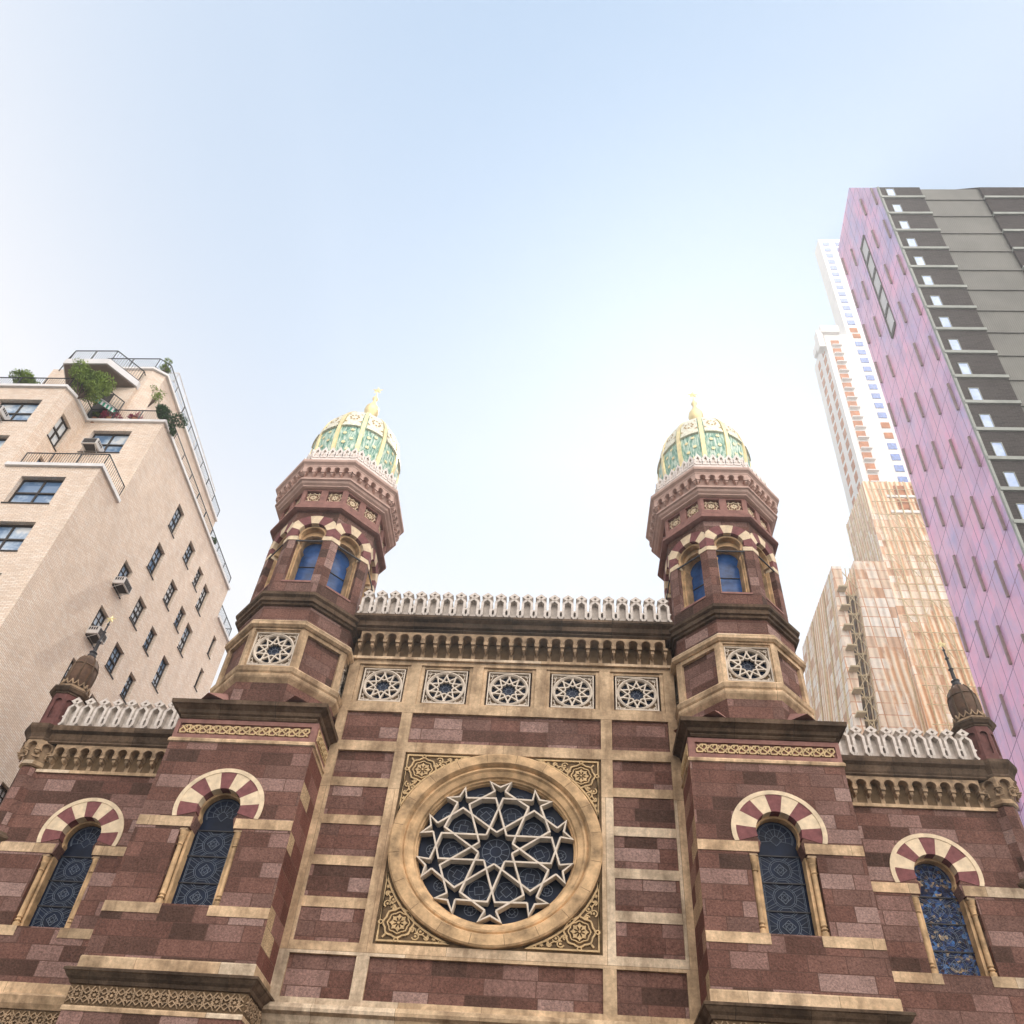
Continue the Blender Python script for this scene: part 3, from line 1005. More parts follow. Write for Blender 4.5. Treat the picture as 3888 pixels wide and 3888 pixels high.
for sg in (-1, 1):
    xa, xb = (P0, P1_) if sg == 1 else (-P1_, -P0)
    cx = sg * PCX
    YR = 2.1
    b = B()
    for s2 in (-1, 1):
        xe = xb if s2 == 1 else xa
        b.prism(hole_half(cx, s2, xe, ZG, 15.5, .86, .60, .63, ACZ), YA, YA + .45)
    b.box(xa + .01, xb - .01, YA + .45, YR, ZG, 10.2)
    b.box(xa + .01, xa + .4, YA + .45, YR, 10.2, 15.5)
    b.box(xb - .4, xb - .01, YA + .45, YR, 10.2, 15.5)
    b.box(xa + .3, xb - .3, YA + .6, YA + .65, 10.2, 15.5)
    pav = b.build("tower_base", 'brown', syn)
    # inner side face with its striped quoin stones
    b = B()
    xi = sg * P0
    b.box(min(xi, xi - sg * .004), max(xi, xi - sg * .004) , YA + .002, .02, 9.07, 15.5)
    b.build("striped_side_wall", 'quoin', pav)
    # string band + frieze block + cornice
    b = B()
    b.rectloft([(0, 15.502), (.05, 15.52), (.05, 15.60), (.02, 15.655), (0, 15.66)], xa, xb, YA, YR)
    b.build("string_course", 'tan', pav)
    b = B()   # frieze block with recess
    fx0, fx1, fz0, fz1 = xa + .19, xb - .12, 15.80, 16.20
    if sg == -1:
        fx0, fx1 = xa + .12, xb - .19
    b.box(xa, xb, YA + .07, YR, 15.66, 16.35)
    b.box(xa, xb, YA, YA + .07, 15.66, fz0)
    b.box(xa, xb, YA, YA + .07, fz1, 16.35)
    b.box(xa, fx0, YA, YA + .07, fz0, fz1)
    b.box(fx1, xb, YA, YA + .07, fz0, fz1)
    b.build("frieze_block", 'pinkst', pav)
    b = B()
    knot_frieze(b, fx0 + .04, fx1 - .04, fz0 + .03, fz1 - .03, YA + .012)
    T = Matrix.Translation((sg * P0, 0, 0)) @ Matrix.Rotation(radians(-90 * sg), 4, 'Z')
    b.T = T
    ys = (.12, 1.25)
    if sg == 1:
        knot_frieze(b, .12, 1.26, fz0 + .03, fz1 - .03, -.05)
        b.ribbon([(.08, fz0), (1.3, fz0), (1.3, fz1), (.08, fz1)], .03, -.03, .01, True)
    else:
        knot_frieze(b, -1.26, -.12, fz0 + .03, fz1 - .03, -.05)
        b.ribbon([(-.08, fz0), (-1.3, fz0), (-1.3, fz1), (-.08, fz1)], .03, -.03, .01, True)
    b.build("knot_frieze", 'knot', pav)
    b = B()
    b.rectloft([(0, 16.35), (.04, 16.36), (.08, 16.42), (.07, 16.46), (.14, 16.50), (.17, 16.60), (.30, 16.68), (.36, 16.70), (.37, 16.84), (.33, 16.86), (-.1, 17.0)], xa + .14, xb - .14, YA, YR)
    b.build("cornice", 'dark', pav)
    # ledge, lattice frieze, lower band
    b = B()
    b.rectloft([(-.1, 7.72), (.03, 7.76), (.03, 7.84), (.01, 7.88)], xa, xb, YA, YR)
    b.build("lower_band", 'tan', pav)
    b = B()
    b.rectloft([(0, 8.36), (.05, 8.38), (.08, 8.46), (.14, 8.52), (.20, 8.62), (.23, 8.64), (.23, 8.70), (.15, 8.74), (.03, 8.78), (.03, 9.0), (.0, 9.08)], xa, xb, YA, YR)
    b.build("ledge", 'dark', pav)
    b = B()
    b.rectloft([(.032, 8.76), (.036, 9.03), (.02, 9.07)], xa, xb, YA, YR)
    b.build("ledge_band", 'tan', pav)
    b = B()
    b.rectloft([(.004, 7.88), (.004, 8.36)], xa, xb, YA, YR)
    b.build("lattice_ground", 'recess', pav)
    b = B()
    star_lattice(b, xa + .03, xb - .03, 7.90, 8.35, YA - .05)
    b.T = T
    if sg == 1:
        star_lattice(b, .05, 1.4, 7.90, 8.35, -.05)
    else:
        star_lattice(b, -1.4, -.05, 7.90, 8.35, -.05)
    b.build("lattice_frieze", 'corbel', pav)
    arched_window(cx, YA, sg, xa, xb, syn)

    # wings
    wa, wb = (P1_ + .001, 14.95) if sg == 1 else (-14.95, -P1_ - .001)
    cw = sg * WCX
    b = B()
    for s2 in (-1, 1):
        b.prism(hole_half(cw, s2, wb if s2 == 1 else wa, ZG, 15.45, .86, .60, .63, ACZ), YB, YB + .45)
    b.box(wa, wb, YB + .6, YB + .7, 10.1, 15.45)
    b.box(wa, wb, YB + .45, 4.0, ZG, 10.1)
    b.box(wa, wb, YB + .05, 4.0, 15.45, 16.9)
    wing = b.build("wing_wall", 'brown', syn)
    b = B()
    b.box(wa, wb, YB - .06, YB + .3, 15.45, 15.56)
    b.build("base_moulding", 'tan', wing)
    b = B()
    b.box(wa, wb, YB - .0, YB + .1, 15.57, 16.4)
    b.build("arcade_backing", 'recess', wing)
    b = B()
    if sg == 1:
        arcade(b, P1_ + .06, 14.35, 11, YB - .24, YB + .02, 15.56, 16.12, 16.42, .36)
    else:
        arcade(b, -14.35, -P1_ - .06, 11, YB - .24, YB + .02, 15.56, 16.12, 16.42, .36)
    b.build("corbel_table", 'corbel', wing)
    b = B()
    pr = [(.9, 16.4), (YB - .26, 16.4), (YB - .30, 16.44), (YB - .27, 16.50), (YB - .30, 16.56), (YB - .34, 16.74), (YB - .44, 16.82), (YB - .45, 16.9), (YB - .45, 17.0), (.9, 17.0)]
    b.xprism(pr, wa, wb)
    b.build("cornice", 'dark', wing)
    b = B()
    pr = [(YB + .3, 9.0), (YB - .02, 8.98), (YB - .03, 8.70), (YB - .14, 8.66), (YB - .2, 8.6), (YB - .14, 8.42), (YB - .05, 8.3), (YB + .3, 8.3)]
    b.xprism(pr, wa, wb)
    b.build("ledge", 'tan', wing)
    b = B()
    b.box(wa, wb, YB - .01, YB + .1, 7.78, 8.29)
    b.build("lattice_ground", 'recess', wing)
    b = B()
    star_lattice(b, wa + .05, wb - .05, 7.82, 8.27, YB - .06)
    b.build("lattice_frieze", 'corbel', wing)
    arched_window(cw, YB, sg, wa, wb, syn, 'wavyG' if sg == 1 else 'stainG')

merlons("battlement", 10.15, 10, .4695, .31 - .1, 17.1, 1.17)
merlons("battlement", -14.376, 10, .4695, .31 - .1, 17.1, 1.17)

# ------------------------------------------------ towers
def star5(b, cx, cy, cz, R, t=.05, rin=.42):
    """five pointed star standing in the x-z plane, faceted"""
    n = 10
    ring = [(cx + (R if i % 2 == 0 else R * rin) * cos(radians(90 + 36 * i)), cy, cz + (R if i % 2 == 0 else R * rin) * sin(radians(90 + 36 * i))) for i in range(n)]
    b.add(ring + [(cx, cy - t, cz), (cx, cy + t, cz)], [(i, (i + 1) % n, n) for i in range(n)] + [((i + 1) % n, i, n + 1) for i in range(n)])

def face_T(cx, cy, k):
    """frame of octagon face k; k = 0 faces the street (-y)"""
    return Matrix.Translation((cx, cy, 0)) @ Matrix.Rotation(radians(45 * k), 4, 'Z')

def tower(sg):
    cx, cy = sg * XT, YT
    R1 = 1.935
    # lower shaft
    b = B()
    b.lathe([(1.955, 16.85), (1.955, 17.7), (1.78, 17.8), (1.78, 19.8), (1.94, 19.9), (1.94, 21.2), (1.93, 21.3), (1.93, 22.28)], 8, cx, cy)
    # upper shaft faces with arched openings
    hw = R1 * tan(pi / 8)
    w, r, zc = .50, .53, 24.82
    for k in range(8):
        b.T = face_T(cx, cy, k)
        for s2 in (-1, 1):
            pts = [(s2 * hw, 22.28), (s2 * w, 22.28), (s2 * w, 24.50)]
            pts = [(s2 * hw, 22.28), (s2 * w, 22.28), (s2 * w, 24.45)]
            for i in range(11):
                a = -32 + 122 * i / 10
                pts.append((s2 * (r + .04) * cos(radians(a)), zc + (r + .04) * sin(radians(a))))
            pts[-1] = (0, zc + r + .04)
            pts += [(0, 26.0), (s2 * hw, 26.0)]
            b.prism(pts, -R1, -R1 + .34)
    b.T = Matrix.Identity(4)
    b.lathe([(1.935, 26.22), (1.935, 26.55)], 8, cx, cy)
    b.lathe([(.4, 22.3), (.4, 26.2)], 8, cx, cy)
    tw = b.build("tower", 'brown', syn)
    # panel storey with star windows and framed stone panels
    b = B()
    RP = 2.03
    hp = RP * tan(pi / 8)
    for k in range(8):
        b.T = face_T(cx, cy, k)
        if k % 2 == 0:
            b.box(-hp, -.74, -RP, -RP + .3, 18.30, 19.95)
            b.box(.74, hp, -RP, -RP + .3, 18.30, 19.95)
            b.box(-.74, .74, -RP, -RP + .3, 19.88, 19.95)
            b.box(-.74, -.70, -RP + .06, -RP + .3, 18.30, 19.88)
            b.box(.70, .74, -RP + .06, -RP + .3, 18.30, 19.88)
            b.box(-.70, .70, -RP + .06, -RP + .3, 19.82, 19.88)
        else:
            b.box(-hp, -.64, -RP, -RP + .3, 18.30, 19.95)
            b.box(.64, hp, -RP, -RP + .3, 18.30, 19.95)
            b.box(-.64, .64, -RP, -RP + .3, 19.80, 19.95)
    b.T = Matrix.Identity(4)
    b.build("panel_frame", 'tan', tw)
    b = B()
    for k in (1, 3, 5, 7):
        b = B(face_T(cx, cy, k))
        b.box(-.70, .70, -1.92, -1.8, 18.3, 19.85)
        b.build("panel_stone", 'brown', tw)
    for k in (0, 2, 6):
        t, gl, ld, sp = star_window()
        T = face_T(cx, cy, k) @ Matrix.Translation((0, -RP + .10, 19.12))
        tt = B()
        T2 = T
        for bb in (t, gl, ld, sp):
            bb.v = [tuple(T2 @ Vector(p)) for p in bb.v]
        whole = B()
        for mi, bb in enumerate((t, gl, ld, sp)):
            o_ = len(whole.v)
            whole.v += bb.v
            whole.f += [[i + o_ for i in f] for f in bb.f]
            whole.m += [mi] * len(bb.f)
        whole.build("star_window", ['tracery', 'stainG', 'lead', 'recess'], tw)
    # string courses
    def ring(name, prof, m):
        q = B()
        q.lathe(prof, 8, cx, cy)
        return q.build(name, m, tw)
    ring("string_course", [(1.95, 17.70), (2.06, 17.84), (2.083, 17.90), (2.083, 17.98), (2.05, 18.02), (2.10, 18.08), (2.13, 18.22), (2.03, 18.34)], 'tan')
    ring("string_course", [(1.95, 19.94), (2.09, 19.95), (2.12, 19.98), (2.164, 20.02), (2.164, 20.16), (2.08, 20.26), (1.94, 20.40)], 'tan')
    ring("string_course", [(1.94, 21.02), (2.03, 21.04), (2.05, 21.12), (2.123, 21.14), (2.14, 21.22), (2.08, 21.26), (2.09, 21.34), (2.17, 21.40), (2.19, 21.50), (2.0, 21.66), (1.93, 21.72)], 'dark')
    ring("string_course", [(1.93, 25.98), (2.05, 25.99), (2.139, 26.03), (2.139, 26.12), (2.09, 26.18), (2.09, 26.25), (1.94, 26.30)], 'pinkst')
    # broach blocks at the foot
    b = B()
    for k in (1, 3, 5, 7):
        b = B(face_T(cx, cy, k))
        b.add([(-.75, -2.62, 16.9), (.75, -2.62, 16.9), (.8, -1.9, 16.9), (-.8, -1.9, 16.9), (-.5, -2.0, 17.35), (.5, -2.0, 17.35), (.5, -1.9, 17.35), (-.5, -1.9, 17.35)],
              [(0, 3, 2, 1), (4, 5, 6, 7), (0, 1, 5, 4), (1, 2, 6, 5), (2, 3, 7, 6), (3, 0, 4, 7)])
        b.build("broach", 'pinkst', tw)
    # openings: inner frames, glass, rods, voussoirs
    fr, glb, vou, sil, gbar = B(), B(), B(), B(), B()
    for k in range(8):
        T = face_T(cx, cy, k)
        rod = B()
        for bb in (fr, glb, rod, vou, sil, gbar):
            bb.T = T
        for s2 in (-1, 1):
            pts = [(s2 * .60, 22.3), (s2 * .41, 22.3), (s2 * .41, 24.25)]
            for i in range(9):
                a = -35 + 125 * i / 8
                pts.append((s2 * .44 * cos(radians(a)), 24.62 + .42 * sin(radians(a))))
            pts[-1] = (0, 25.02)
            pts += [(0, 25.45), (s2 * .60, 25.45)]
            fr.prism(pts, -R1 + .342, -R1 + .72)
            fr.box(min(s2 * .5, s2 * .445), max(s2 * .5, s2 * .445), -R1 + .20, -R1 + .34, 22.3, 24.45)
            fr.ribbon([(s2 * .425, 22.3), (s2 * .425, 24.3)], .04, -R1 + .30, -R1 + .345)
        fr.ribbon(arc(0, zc, .47, -30, 210, 14), .08, -R1 + .12, -R1 + .325)
        glb.box(-.5, .5, -R1 + .74, -R1 + .76, 22.3, 25.3)
        rod.box(-.49, .49, -R1 - .03, -R1 + .01, 24.33, 24.38)
        for zz in (23.0, 23.75):
            gbar.box(-.41, .41, -R1 + .71, -R1 + .735, zz - .015, zz + .015)
        for i in range(7):
            a0, a1 = -14 + 208 * i / 7, -14 + 208 * (i + 1) / 7
            vou.mi = 0 if i % 2 == 0 else 1
            def cl(px, pz):
                return (max(-hw, min(hw, px)), pz)
            ou = [cl(.95 * cos(radians(a0 + (a1 - a0) * q / 3)), zc + .95 * sin(radians(a0 + (a1 - a0) * q / 3))) for q in range(4)]
            inn = [cl(r * cos(radians(a1 - (a1 - a0) * q / 3)), zc + r * sin(radians(a1 - (a1 - a0) * q / 3))) for q in range(4)]
            vou.prism(ou + inn, -R1 - .010 - .0008 * i, -R1 + .335)
        for s2 in (-1, 1):
            vou.mi = 1
            vou.box(min(s2 * hw, s2 * .46), max(s2 * hw, s2 * .46), -R1 - .012, -R1 + .3, 24.42, 24.62)
        rod.build("iron_rod", 'iron', tw)
        sil.box(-.52, .52, -R1 - .02, -R1 + .5, 22.22, 22.30)
    fr.build("arched_frame", 'ring', tw)
    glb.build("glass", 'blueG', tw)
    gbar.build("glazing_lattice", 'iron', tw)
    vou.build("voussoir_arch", ['maroon', 'cream'], tw)
    sil.build("sill", 'pinkst', tw)
    # small square flower panels
    b, fl = B(), B()
    RQ = 1.98
    hq = RQ * tan(pi / 8)
    for k in range(8):
        b.T = fl.T = face_T(cx, cy, k)
        b.box(-hq, hq, -RQ, -RQ + .25, 26.30, 26.60)
        b.box(-hq, hq, -RQ, -RQ + .25, 27.20, 27.42)
        for (p, q) in ((-hq, -.70), (-.13, .13), (.70, hq)):
            b.box(p, q, -RQ, -RQ + .25, 26.60, 27.20)
        for c in (-.415, .415):
            fl = B(b.T)
            b.box(c - .285, c + .285, -RQ + .14, -RQ + .25, 26.60, 27.20)
            cc = (c, 26.9)
            fl.ribbon([(cc[0] + (.25 if i % 2 == 0 else .2) * cos(radians(22.5 * i + 45)), cc[1] + (.25 if i % 2 == 0 else .2) * sin(radians(22.5 * i + 45))) for i in range(16)], .03, -RQ + .08, -RQ + .141, True)
            for i in range(8):
                a = radians(45 * i)
                ca, sa = cos(a), sin(a)
                fl.prism([(cc[0] + rr * ca - tt * sa, cc[1] + rr * sa + tt * ca) for rr, tt in ((.02, 0), (.07, .03), (.13, .02), (.15, 0), (.13, -.02), (.07, -.03))], -RQ + .08, -RQ + .141)
            for sx in (-1, 1):
                for sz in (-1, 1):
                    fl.ribbon([(cc[0] + sx * .27, cc[1] + sz * .17), (cc[0] + sx * .20, cc[1] + sz * .20), (cc[0] + sx * .17, cc[1] + sz * .27)], .03, -RQ + .09, -RQ + .141)
            fl.build("flower_panel", 'cream', tw)
    b.build("panel_storey", 'pinkst', tw)
    ring("string_course", [(1.9, 27.26), (2.05, 27.28), (2.12, 27.31), (2.12, 27.36), (2.20, 27.42), (2.24, 27.50), (2.305, 27.53), (2.305, 27.60), (2.2, 27.66), (2.17, 27.68)], 'upper')
    # corbelled head
    b = B()
    b.lathe([(2.17, 27.6), (2.17, 28.32)], 8, cx, cy)
    RC = 2.36
    hc = RC * tan(pi / 8)
    for k in range(8):
        b.T = face_T(cx, cy, k)
        arcade(b, -hc + .09, hc - .09, 5, -RC, -2.165, 27.66, 28.06, 28.25, .30)
        b.box(-hc, -hc + .09, -RC, -2.165, 27.95, 28.25)
        b.box(hc - .09, hc, -RC, -2.165, 27.95, 28.25)
    b.build("corbel_table", 'upper', tw)
    ring("cornice", [(2.2, 28.24), (2.37, 28.25), (2.38, 28.32), (2.43, 28.37), (2.47, 28.40), (2.486, 28.46), (2.486, 28.53), (2.42, 28.58), (2.2, 28.6)], 'upper')
    # cresting
    b = B()
    RK = 2.17
    hk = RK * tan(pi / 8)
    b.lathe([(RK, 28.58), (RK, 29.12), (RK - .12, 29.12), (RK - .12, 28.9)], 8, cx, cy)
    for k in range(8):
        b.T = face_T(cx, cy, k)
        wv = 2 * hk / 6
        for i in range(6):
            a = -hk + i * wv
            b.ribbon([(a, 29.22), (a + wv * .22, 29.34), (a + wv * .15, 29.46), (a + wv * .5, 29.68), (a + wv * .85, 29.46), (a + wv * .78, 29.34), (a + wv, 29.22)], .085, -RK - .03, -RK + .09)
            b.ribbon([(a, 29.22), (a + wv * .2, 29.12), (a + wv * .8, 29.12), (a + wv, 29.22)], .07, -RK - .028, -RK + .09)
            b.prism([(a + wv * .25, 29.13), (a + wv * .75, 29.13), (a + wv * .75, 29.40), (a + wv * .5, 29.50), (a + wv * .25, 29.40)], -RK + .03, -RK + .1)
    b.build("cresting", 'crest', tw)
    # dome: twelve gores, gold ribs, gilded upper panels, stars on the copper
    prof = [(1.56, 28.7), (1.66, 29.2), (1.79, 29.9), (1.87, 30.6), (1.90, 31.3), (1.86, 32.0), (1.74, 32.7), (1.50, 33.35), (1.16, 33.9), (.82, 34.3), (.52, 34.6), (.32, 34.85), (.22, 35.1), (.2, 35.3)]
    b = B()
    b.lathe(prof, 48, cx, cy, False)
    b.build("dome", 'copper', tw, smooth='all')
    rb = B()
    def rad(z):
        for (r0, z0), (r1, z1) in zip(prof, prof[1:]):
            if z0 <= z <= z1:
                return r0 + (r1 - r0) * (z - z0) / (z1 - z0)
        return .2
    NR = 12
    for k in range(NR):
        th = 2 * pi * (k + .5) / NR + radians(4)
        def pt(r, a, z):
            return (cx + r * cos(a), cy + r * sin(a), z)
        zz = [28.8 + (34.9 - 28.8) * i / 22 for i in range(23)]
        vs, fs = [], []
        for i, z in enumerate(zz):
            r = rad(z)
            hw_ = .095 * (.35 + .65 * min(1, r / 1.8))
            da = hw_ / r
            vs += [pt(r - .03, th - da, z), pt(r + .06, th - da * .8, z), pt(r + .06, th + da * .8, z), pt(r - .03, th + da, z)]
        for i in range(len(zz) - 1):
            for q in range(3):
                fs.append((4 * i + q, 4 * i + q + 1, 4 * i + 5 + q, 4 * i + 4 + q))
        rb.add(vs, fs)
        # upper gilded panel
        pn = B()
        t0, t1 = th + .07, th + 2 * pi / NR - .07
        z0, z1 = 31.75, 33.5
        nn = 6
        for i in range(nn):
            za, zb = z0 + (z1 - z0) * i / nn, z0 + (z1 - z0) * (i + 1) / nn
            for j in range(4):
                a_, b_ = t0 + (t1 - t0) * j / 4, t0 + (t1 - t0) * (j + 1) / 4
                ra, rbb = rad(za) + .03, rad(zb) + .03
                pn.quad([pt(ra, a_, za), pt(ra, b_, za), pt(rbb, b_, zb), pt(rbb, a_, zb)])
        # raised lip and rosette on the panel
        for j in range(4):
            a_, b_ = t0 + (t1 - t0) * j / 4, t0 + (t1 - t0) * (j + 1) / 4
            for zl in (z0, z0 + .12):
                pass
            r0 = rad(z0)
            pn.add([pt(r0 + .0, a_, z0 - .04), pt(r0 + .0, b_, z0 - .04), pt(r0 + .09, b_, z0 - .02), pt(r0 + .09, a_, z0 - .02), pt(r0 + .08, b_, z0 + .10), pt(r0 + .08, a_, z0 + .10), pt(r0 + .0, b_, z0 + .12), pt(r0 + .0, a_, z0 + .12)],
                   [(0, 1, 2, 3), (3, 2, 4, 5), (5, 4, 6, 7)])
        zm, am = 32.55, (t0 + t1) / 2
        rm = rad(zm)
        dzs = (rad(33.1) - rad(32.6)) / .5
        def onp(du, dz, h):
            z = zm + dz
            return pt(rad(z) + h, am + du / rm, z)
        for i in range(8):
            a = radians(45 * i)
            c1 = (.17 * cos(a), .20 * sin(a))
            pts = [onp(c1[0] + .045 * cos(radians(60 * q)), c1[1] + .055 * sin(radians(60 * q)), .045) for q in range(6)]
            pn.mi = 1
            pn.quad(pts)
        for sx in (-1, 1):
            for sz in (-1, 1):
                pn.quad([onp(sx * (.34 - .05 * (sz > 0)), sz * .42, .045), onp(sx * (.22 - .04 * (sz > 0)), sz * .42, .045), onp(sx * (.34 - .05 * (sz > 0)), sz * .30, .045)])
        pn.build("gilded_panel", ['goldpanel', 'golddark'], tw)
        # lower stars
        for (du, z) in ((-.16, 31.2), (.12, 31.45), (.16, 30.85), (-.12, 30.6), (.08, 30.2), (-.17, 29.8)):
            r = rad(z)
            pts = []
            st = B()
            for i in range(12):
                rr = .10 if i % 2 == 0 else .058
                pts.append(pt(rad(z + rr * sin(radians(30 * i))) + .035, am + (du + rr * cos(radians(30 * i))) / r, z + rr * sin(radians(30 * i))))
            st.quad(pts)
            st.build("gold_star", 'gold', tw)
    rb.build("gold_rib", 'gold', tw, smooth=50)
    b = B()
    b.lathe([(.22, 34.9), (.16, 35.15), (.17, 35.25), (.26, 35.45), (.34, 35.75), (.31, 36.0), (.18, 36.25), (.12, 36.45), (.07, 36.6), (.10, 36.72), (.14, 36.84), (.10, 36.96), (.04, 37.06), (.035, 37.2), (.025, 37.4)], 20, cx, cy, False)
    b.build("finial", 'gold', tw, smooth='all')
    b = B()
    star5(b, cx, cy, 37.6, .30, .05)
    b.build("finial_star", 'gold', tw)
    return tw
tower(-1)
tower(1)

# ------------------------------------------------ corner turrets
UX, UY = 15.0086, .6656
def turret(sg):
    cx, cy = sg * UX, UY
    b = B()
    b.lathe([(.34, ZG), (.34, 15.55)], 8, cx, cy)
    tr = b.build("corner_turret", 'brown', syn)
    def ring(name, prof, m, n=8):
        q = B(); q.lathe(prof, n, cx, cy)
        return q.build(name, m, tr)
    ring("collar", [(.34, 13.0), (.37, 13.02), (.44, 13.1), (.44, 13.16), (.36, 13.22), (.34, 13.3)], 'dark')
    ring("string_course", [(.34, 15.60), (.40, 15.64), (.40, 15.74), (.36, 15.80)], 'tan')
    b = B()
    b.lathe([(.36, 15.78), (.40, 16.0), (.44, 16.45)], 8, cx, cy)
    for k in range(8):
        b.T = face_T(cx, cy, k)
        rc = .56
        h = rc * tan(pi / 8)
        arcade(b, -h, h, 1, -rc, -.42, 15.86, 16.22, 16.46, .30)
    b.build("corbel_table", 'corbel', tr)
    ring("cornice", [(.5, 16.44), (.58, 16.46), (.58, 16.52), (.55, 16.56), (.60, 16.70), (.69, 16.84), (.711, 16.90), (.711, 17.0), (.6, 17.06), (.46, 17.1)], 'dark')
    # upper drum with blind arches
    b = B()
    r = .47
    h = r * tan(pi / 8)
    b.lathe([(r - .07, 17.08), (r - .07, 18.42)], 8, cx, cy)
    for k in range(8):
        b.T = face_T(cx, cy, k)
        for s2 in (-1, 1):
            pts = [(s2 * h, 17.08), (0, 17.08), (0, 17.38), (s2 * .105, 17.38), (s2 * .105, 18.05)] + [(s2 * .12 * cos(radians(a)), 18.1 + .12 * sin(radians(a))) for a in (-15, 10, 35, 60, 90)]
            pts[-1] = (0, 18.22)
            pts += [(0, 18.42), (s2 * h, 18.42)]
            b.prism(pts, -r, -r + .07)
    b.build("drum", 'drum', tr)
    ring("cornice", [(.44, 18.40), (.50, 18.42), (.50, 18.47), (.56, 18.50), (.60, 18.56), (.627, 18.59), (.627, 18.66), (.5, 18.70)], 'dark')
    b = B()
    b.lathe([(.46, 18.68), (.47, 18.84), (.40, 18.84)], 8, cx, cy)
    for k in range(8):
        b.T = face_T(cx, cy, k)
        h = .47 * tan(pi / 8)
        for i in range(2):
            a = -h + i * h
            b.ribbon([(a, 18.86), (a + h * .3, 18.95), (a + h * .5, 19.06), (a + h * .7, 18.95), (a + h, 18.86)], .035, -.48, -.42)
    b.build("cresting", 'corbel', tr)
    b = B()
    b.lathe([(.28, 18.7), (.37, 18.95), (.425, 19.25), (.44, 19.55), (.42, 19.85), (.35, 20.12), (.23, 20.32), (.12, 20.43), (.11, 20.5)], 32, cx, cy, False)
    b.build("dome", 'tdome', tr, smooth='all')
    b = B()
    pf = [(.28, 18.7), (.37, 18.95), (.425, 19.25), (.44, 19.55), (.42, 19.85), (.35, 20.12), (.23, 20.32)]
    for k in range(8):
        a = radians(45 * k + 22.5)
        for (r0, z0), (r1, z1) in zip(pf, pf[1:]):
            b.tube((cx + r0 * cos(a), cy + r0 * sin(a), z0), (cx + r1 * cos(a), cy + r1 * sin(a), z1), .035, 5)
    for i in range(24):
        a, c = radians(15 * i), radians(15 * i + 15)
        b.tube((cx + .42 * cos(a), cy + .42 * sin(a), 19.86), (cx + .42 * cos(c), cy + .42 * sin(c), 19.86), .03, 5)
    b.build("dome_rib", 'dark', tr)
    b = B()
    b.lathe([(.13, 20.4), (.15, 20.48), (.11, 20.56), (.14, 20.64), (.065, 20.72), (.055, 21.1), (.09, 21.16), (.05, 21.22), (.04, 21.6), (.07, 21.66), (.035, 21.72), (.028, 22.0), (.05, 22.04), (.025, 22.1), (.02, 22.2)], 12, cx, cy, False)
    b.build("finial", 'iron', tr, smooth=40)
    b = B()
    star5(b, cx, cy, 22.32, .21, .05)
    b.build("finial_star", 'gold', tr)
turret(-1)
turret(1)
b = B()
b.box(-14.5, 14.5, 4.0, 26, ZG, 15.0)
b.box(-5.4, 5.4, .6, 26, 15.0, 20.8)
b.build("nave", 'brown', syn)

# ================================================================== LEFT APARTMENT BUILDING
apt = thing("apartment_building", "cream brick apartment building with stepped planted terraces left of the synagogue", "apartment building")
XL = -18.0

def holed(b, u0, u1, z0, z1, holes, depth):
    """front faces of a wall in local x-z at y=0 with rectangular holes and reveals"""
    us = sorted({u0, u1} | {max(u0, h[0]) for h in holes} | {min(u1, h[1]) for h in holes})
    for a, c in zip(us, us[1:]):
        if c - a < 1e-6:
            continue
        cov = sorted((h[2], h[3]) for h in holes if h[0] <= a + 1e-6 and h[1] >= c - 1e-6)
        z = z0
        for p, q in cov:
            if p > z:
                b.quad([(a, 0, z), (c, 0, z), (c, 0, p), (a, 0, p)])
            z = max(z, q)
        if z < z1:
            b.quad([(a, 0, z), (c, 0, z), (c, 0, z1), (a, 0, z1)])
    for (a, c, p, q) in holes:
        b.quad([(a, 0, p), (a, 0, q), (a, depth, q), (a, depth, p)])
        b.quad([(c, 0, p), (c, depth, p), (c, depth, q), (c, 0, q)])
        b.quad([(a, 0, q), (c, 0, q), (c, depth, q), (a, depth, q)])
        b.quad([(a, 0, p), (a, depth, p), (c, depth, p), (c, 0, p)])

def window(T, a, c, p, q, d, nu, nz, parent, pane='paneL', fr=.05, extra=None):
    b = B(T)
    b.box(a, a + fr, d - .05, d + .05, p, q)
    b.box(c - fr, c, d - .05, d + .05, p, q)
    b.box(a + fr, c - fr, d - .05, d + .05, q - fr * 1.4, q)
    b.box(a + fr, c - fr, d - .05, d + .05, p, p + fr)
    b.box(a + fr, c - fr, d - .055, d + .04, (p + q) / 2 - .04, (p + q) / 2 + .04)
    for i in range(1, nu):
        u = a + (c - a) * i / nu
        b.box(u - .014 if nu > 2 else u - .04, u + .014 if nu > 2 else u + .04, d - .035, d + .03, p + fr, q - fr)
    for i in range(1, nz):
        zz = p + (q - p) * i / nz
        if abs(zz - (p + q) / 2) > .1:
            b.box(a + fr, c - fr, d - .03, d + .03, zz - .013, zz + .013)
    b.box(a - .04, c + .04, -.04, d, p - .05, p - .001)
    o = b.build("window", 'wframe', parent)
    g = B(T)
    g.box(a + fr * .5, c - fr * .5, d + .012, d + .024, p + .03, q - .03)
    g.build("pane", pane, o)
    return o

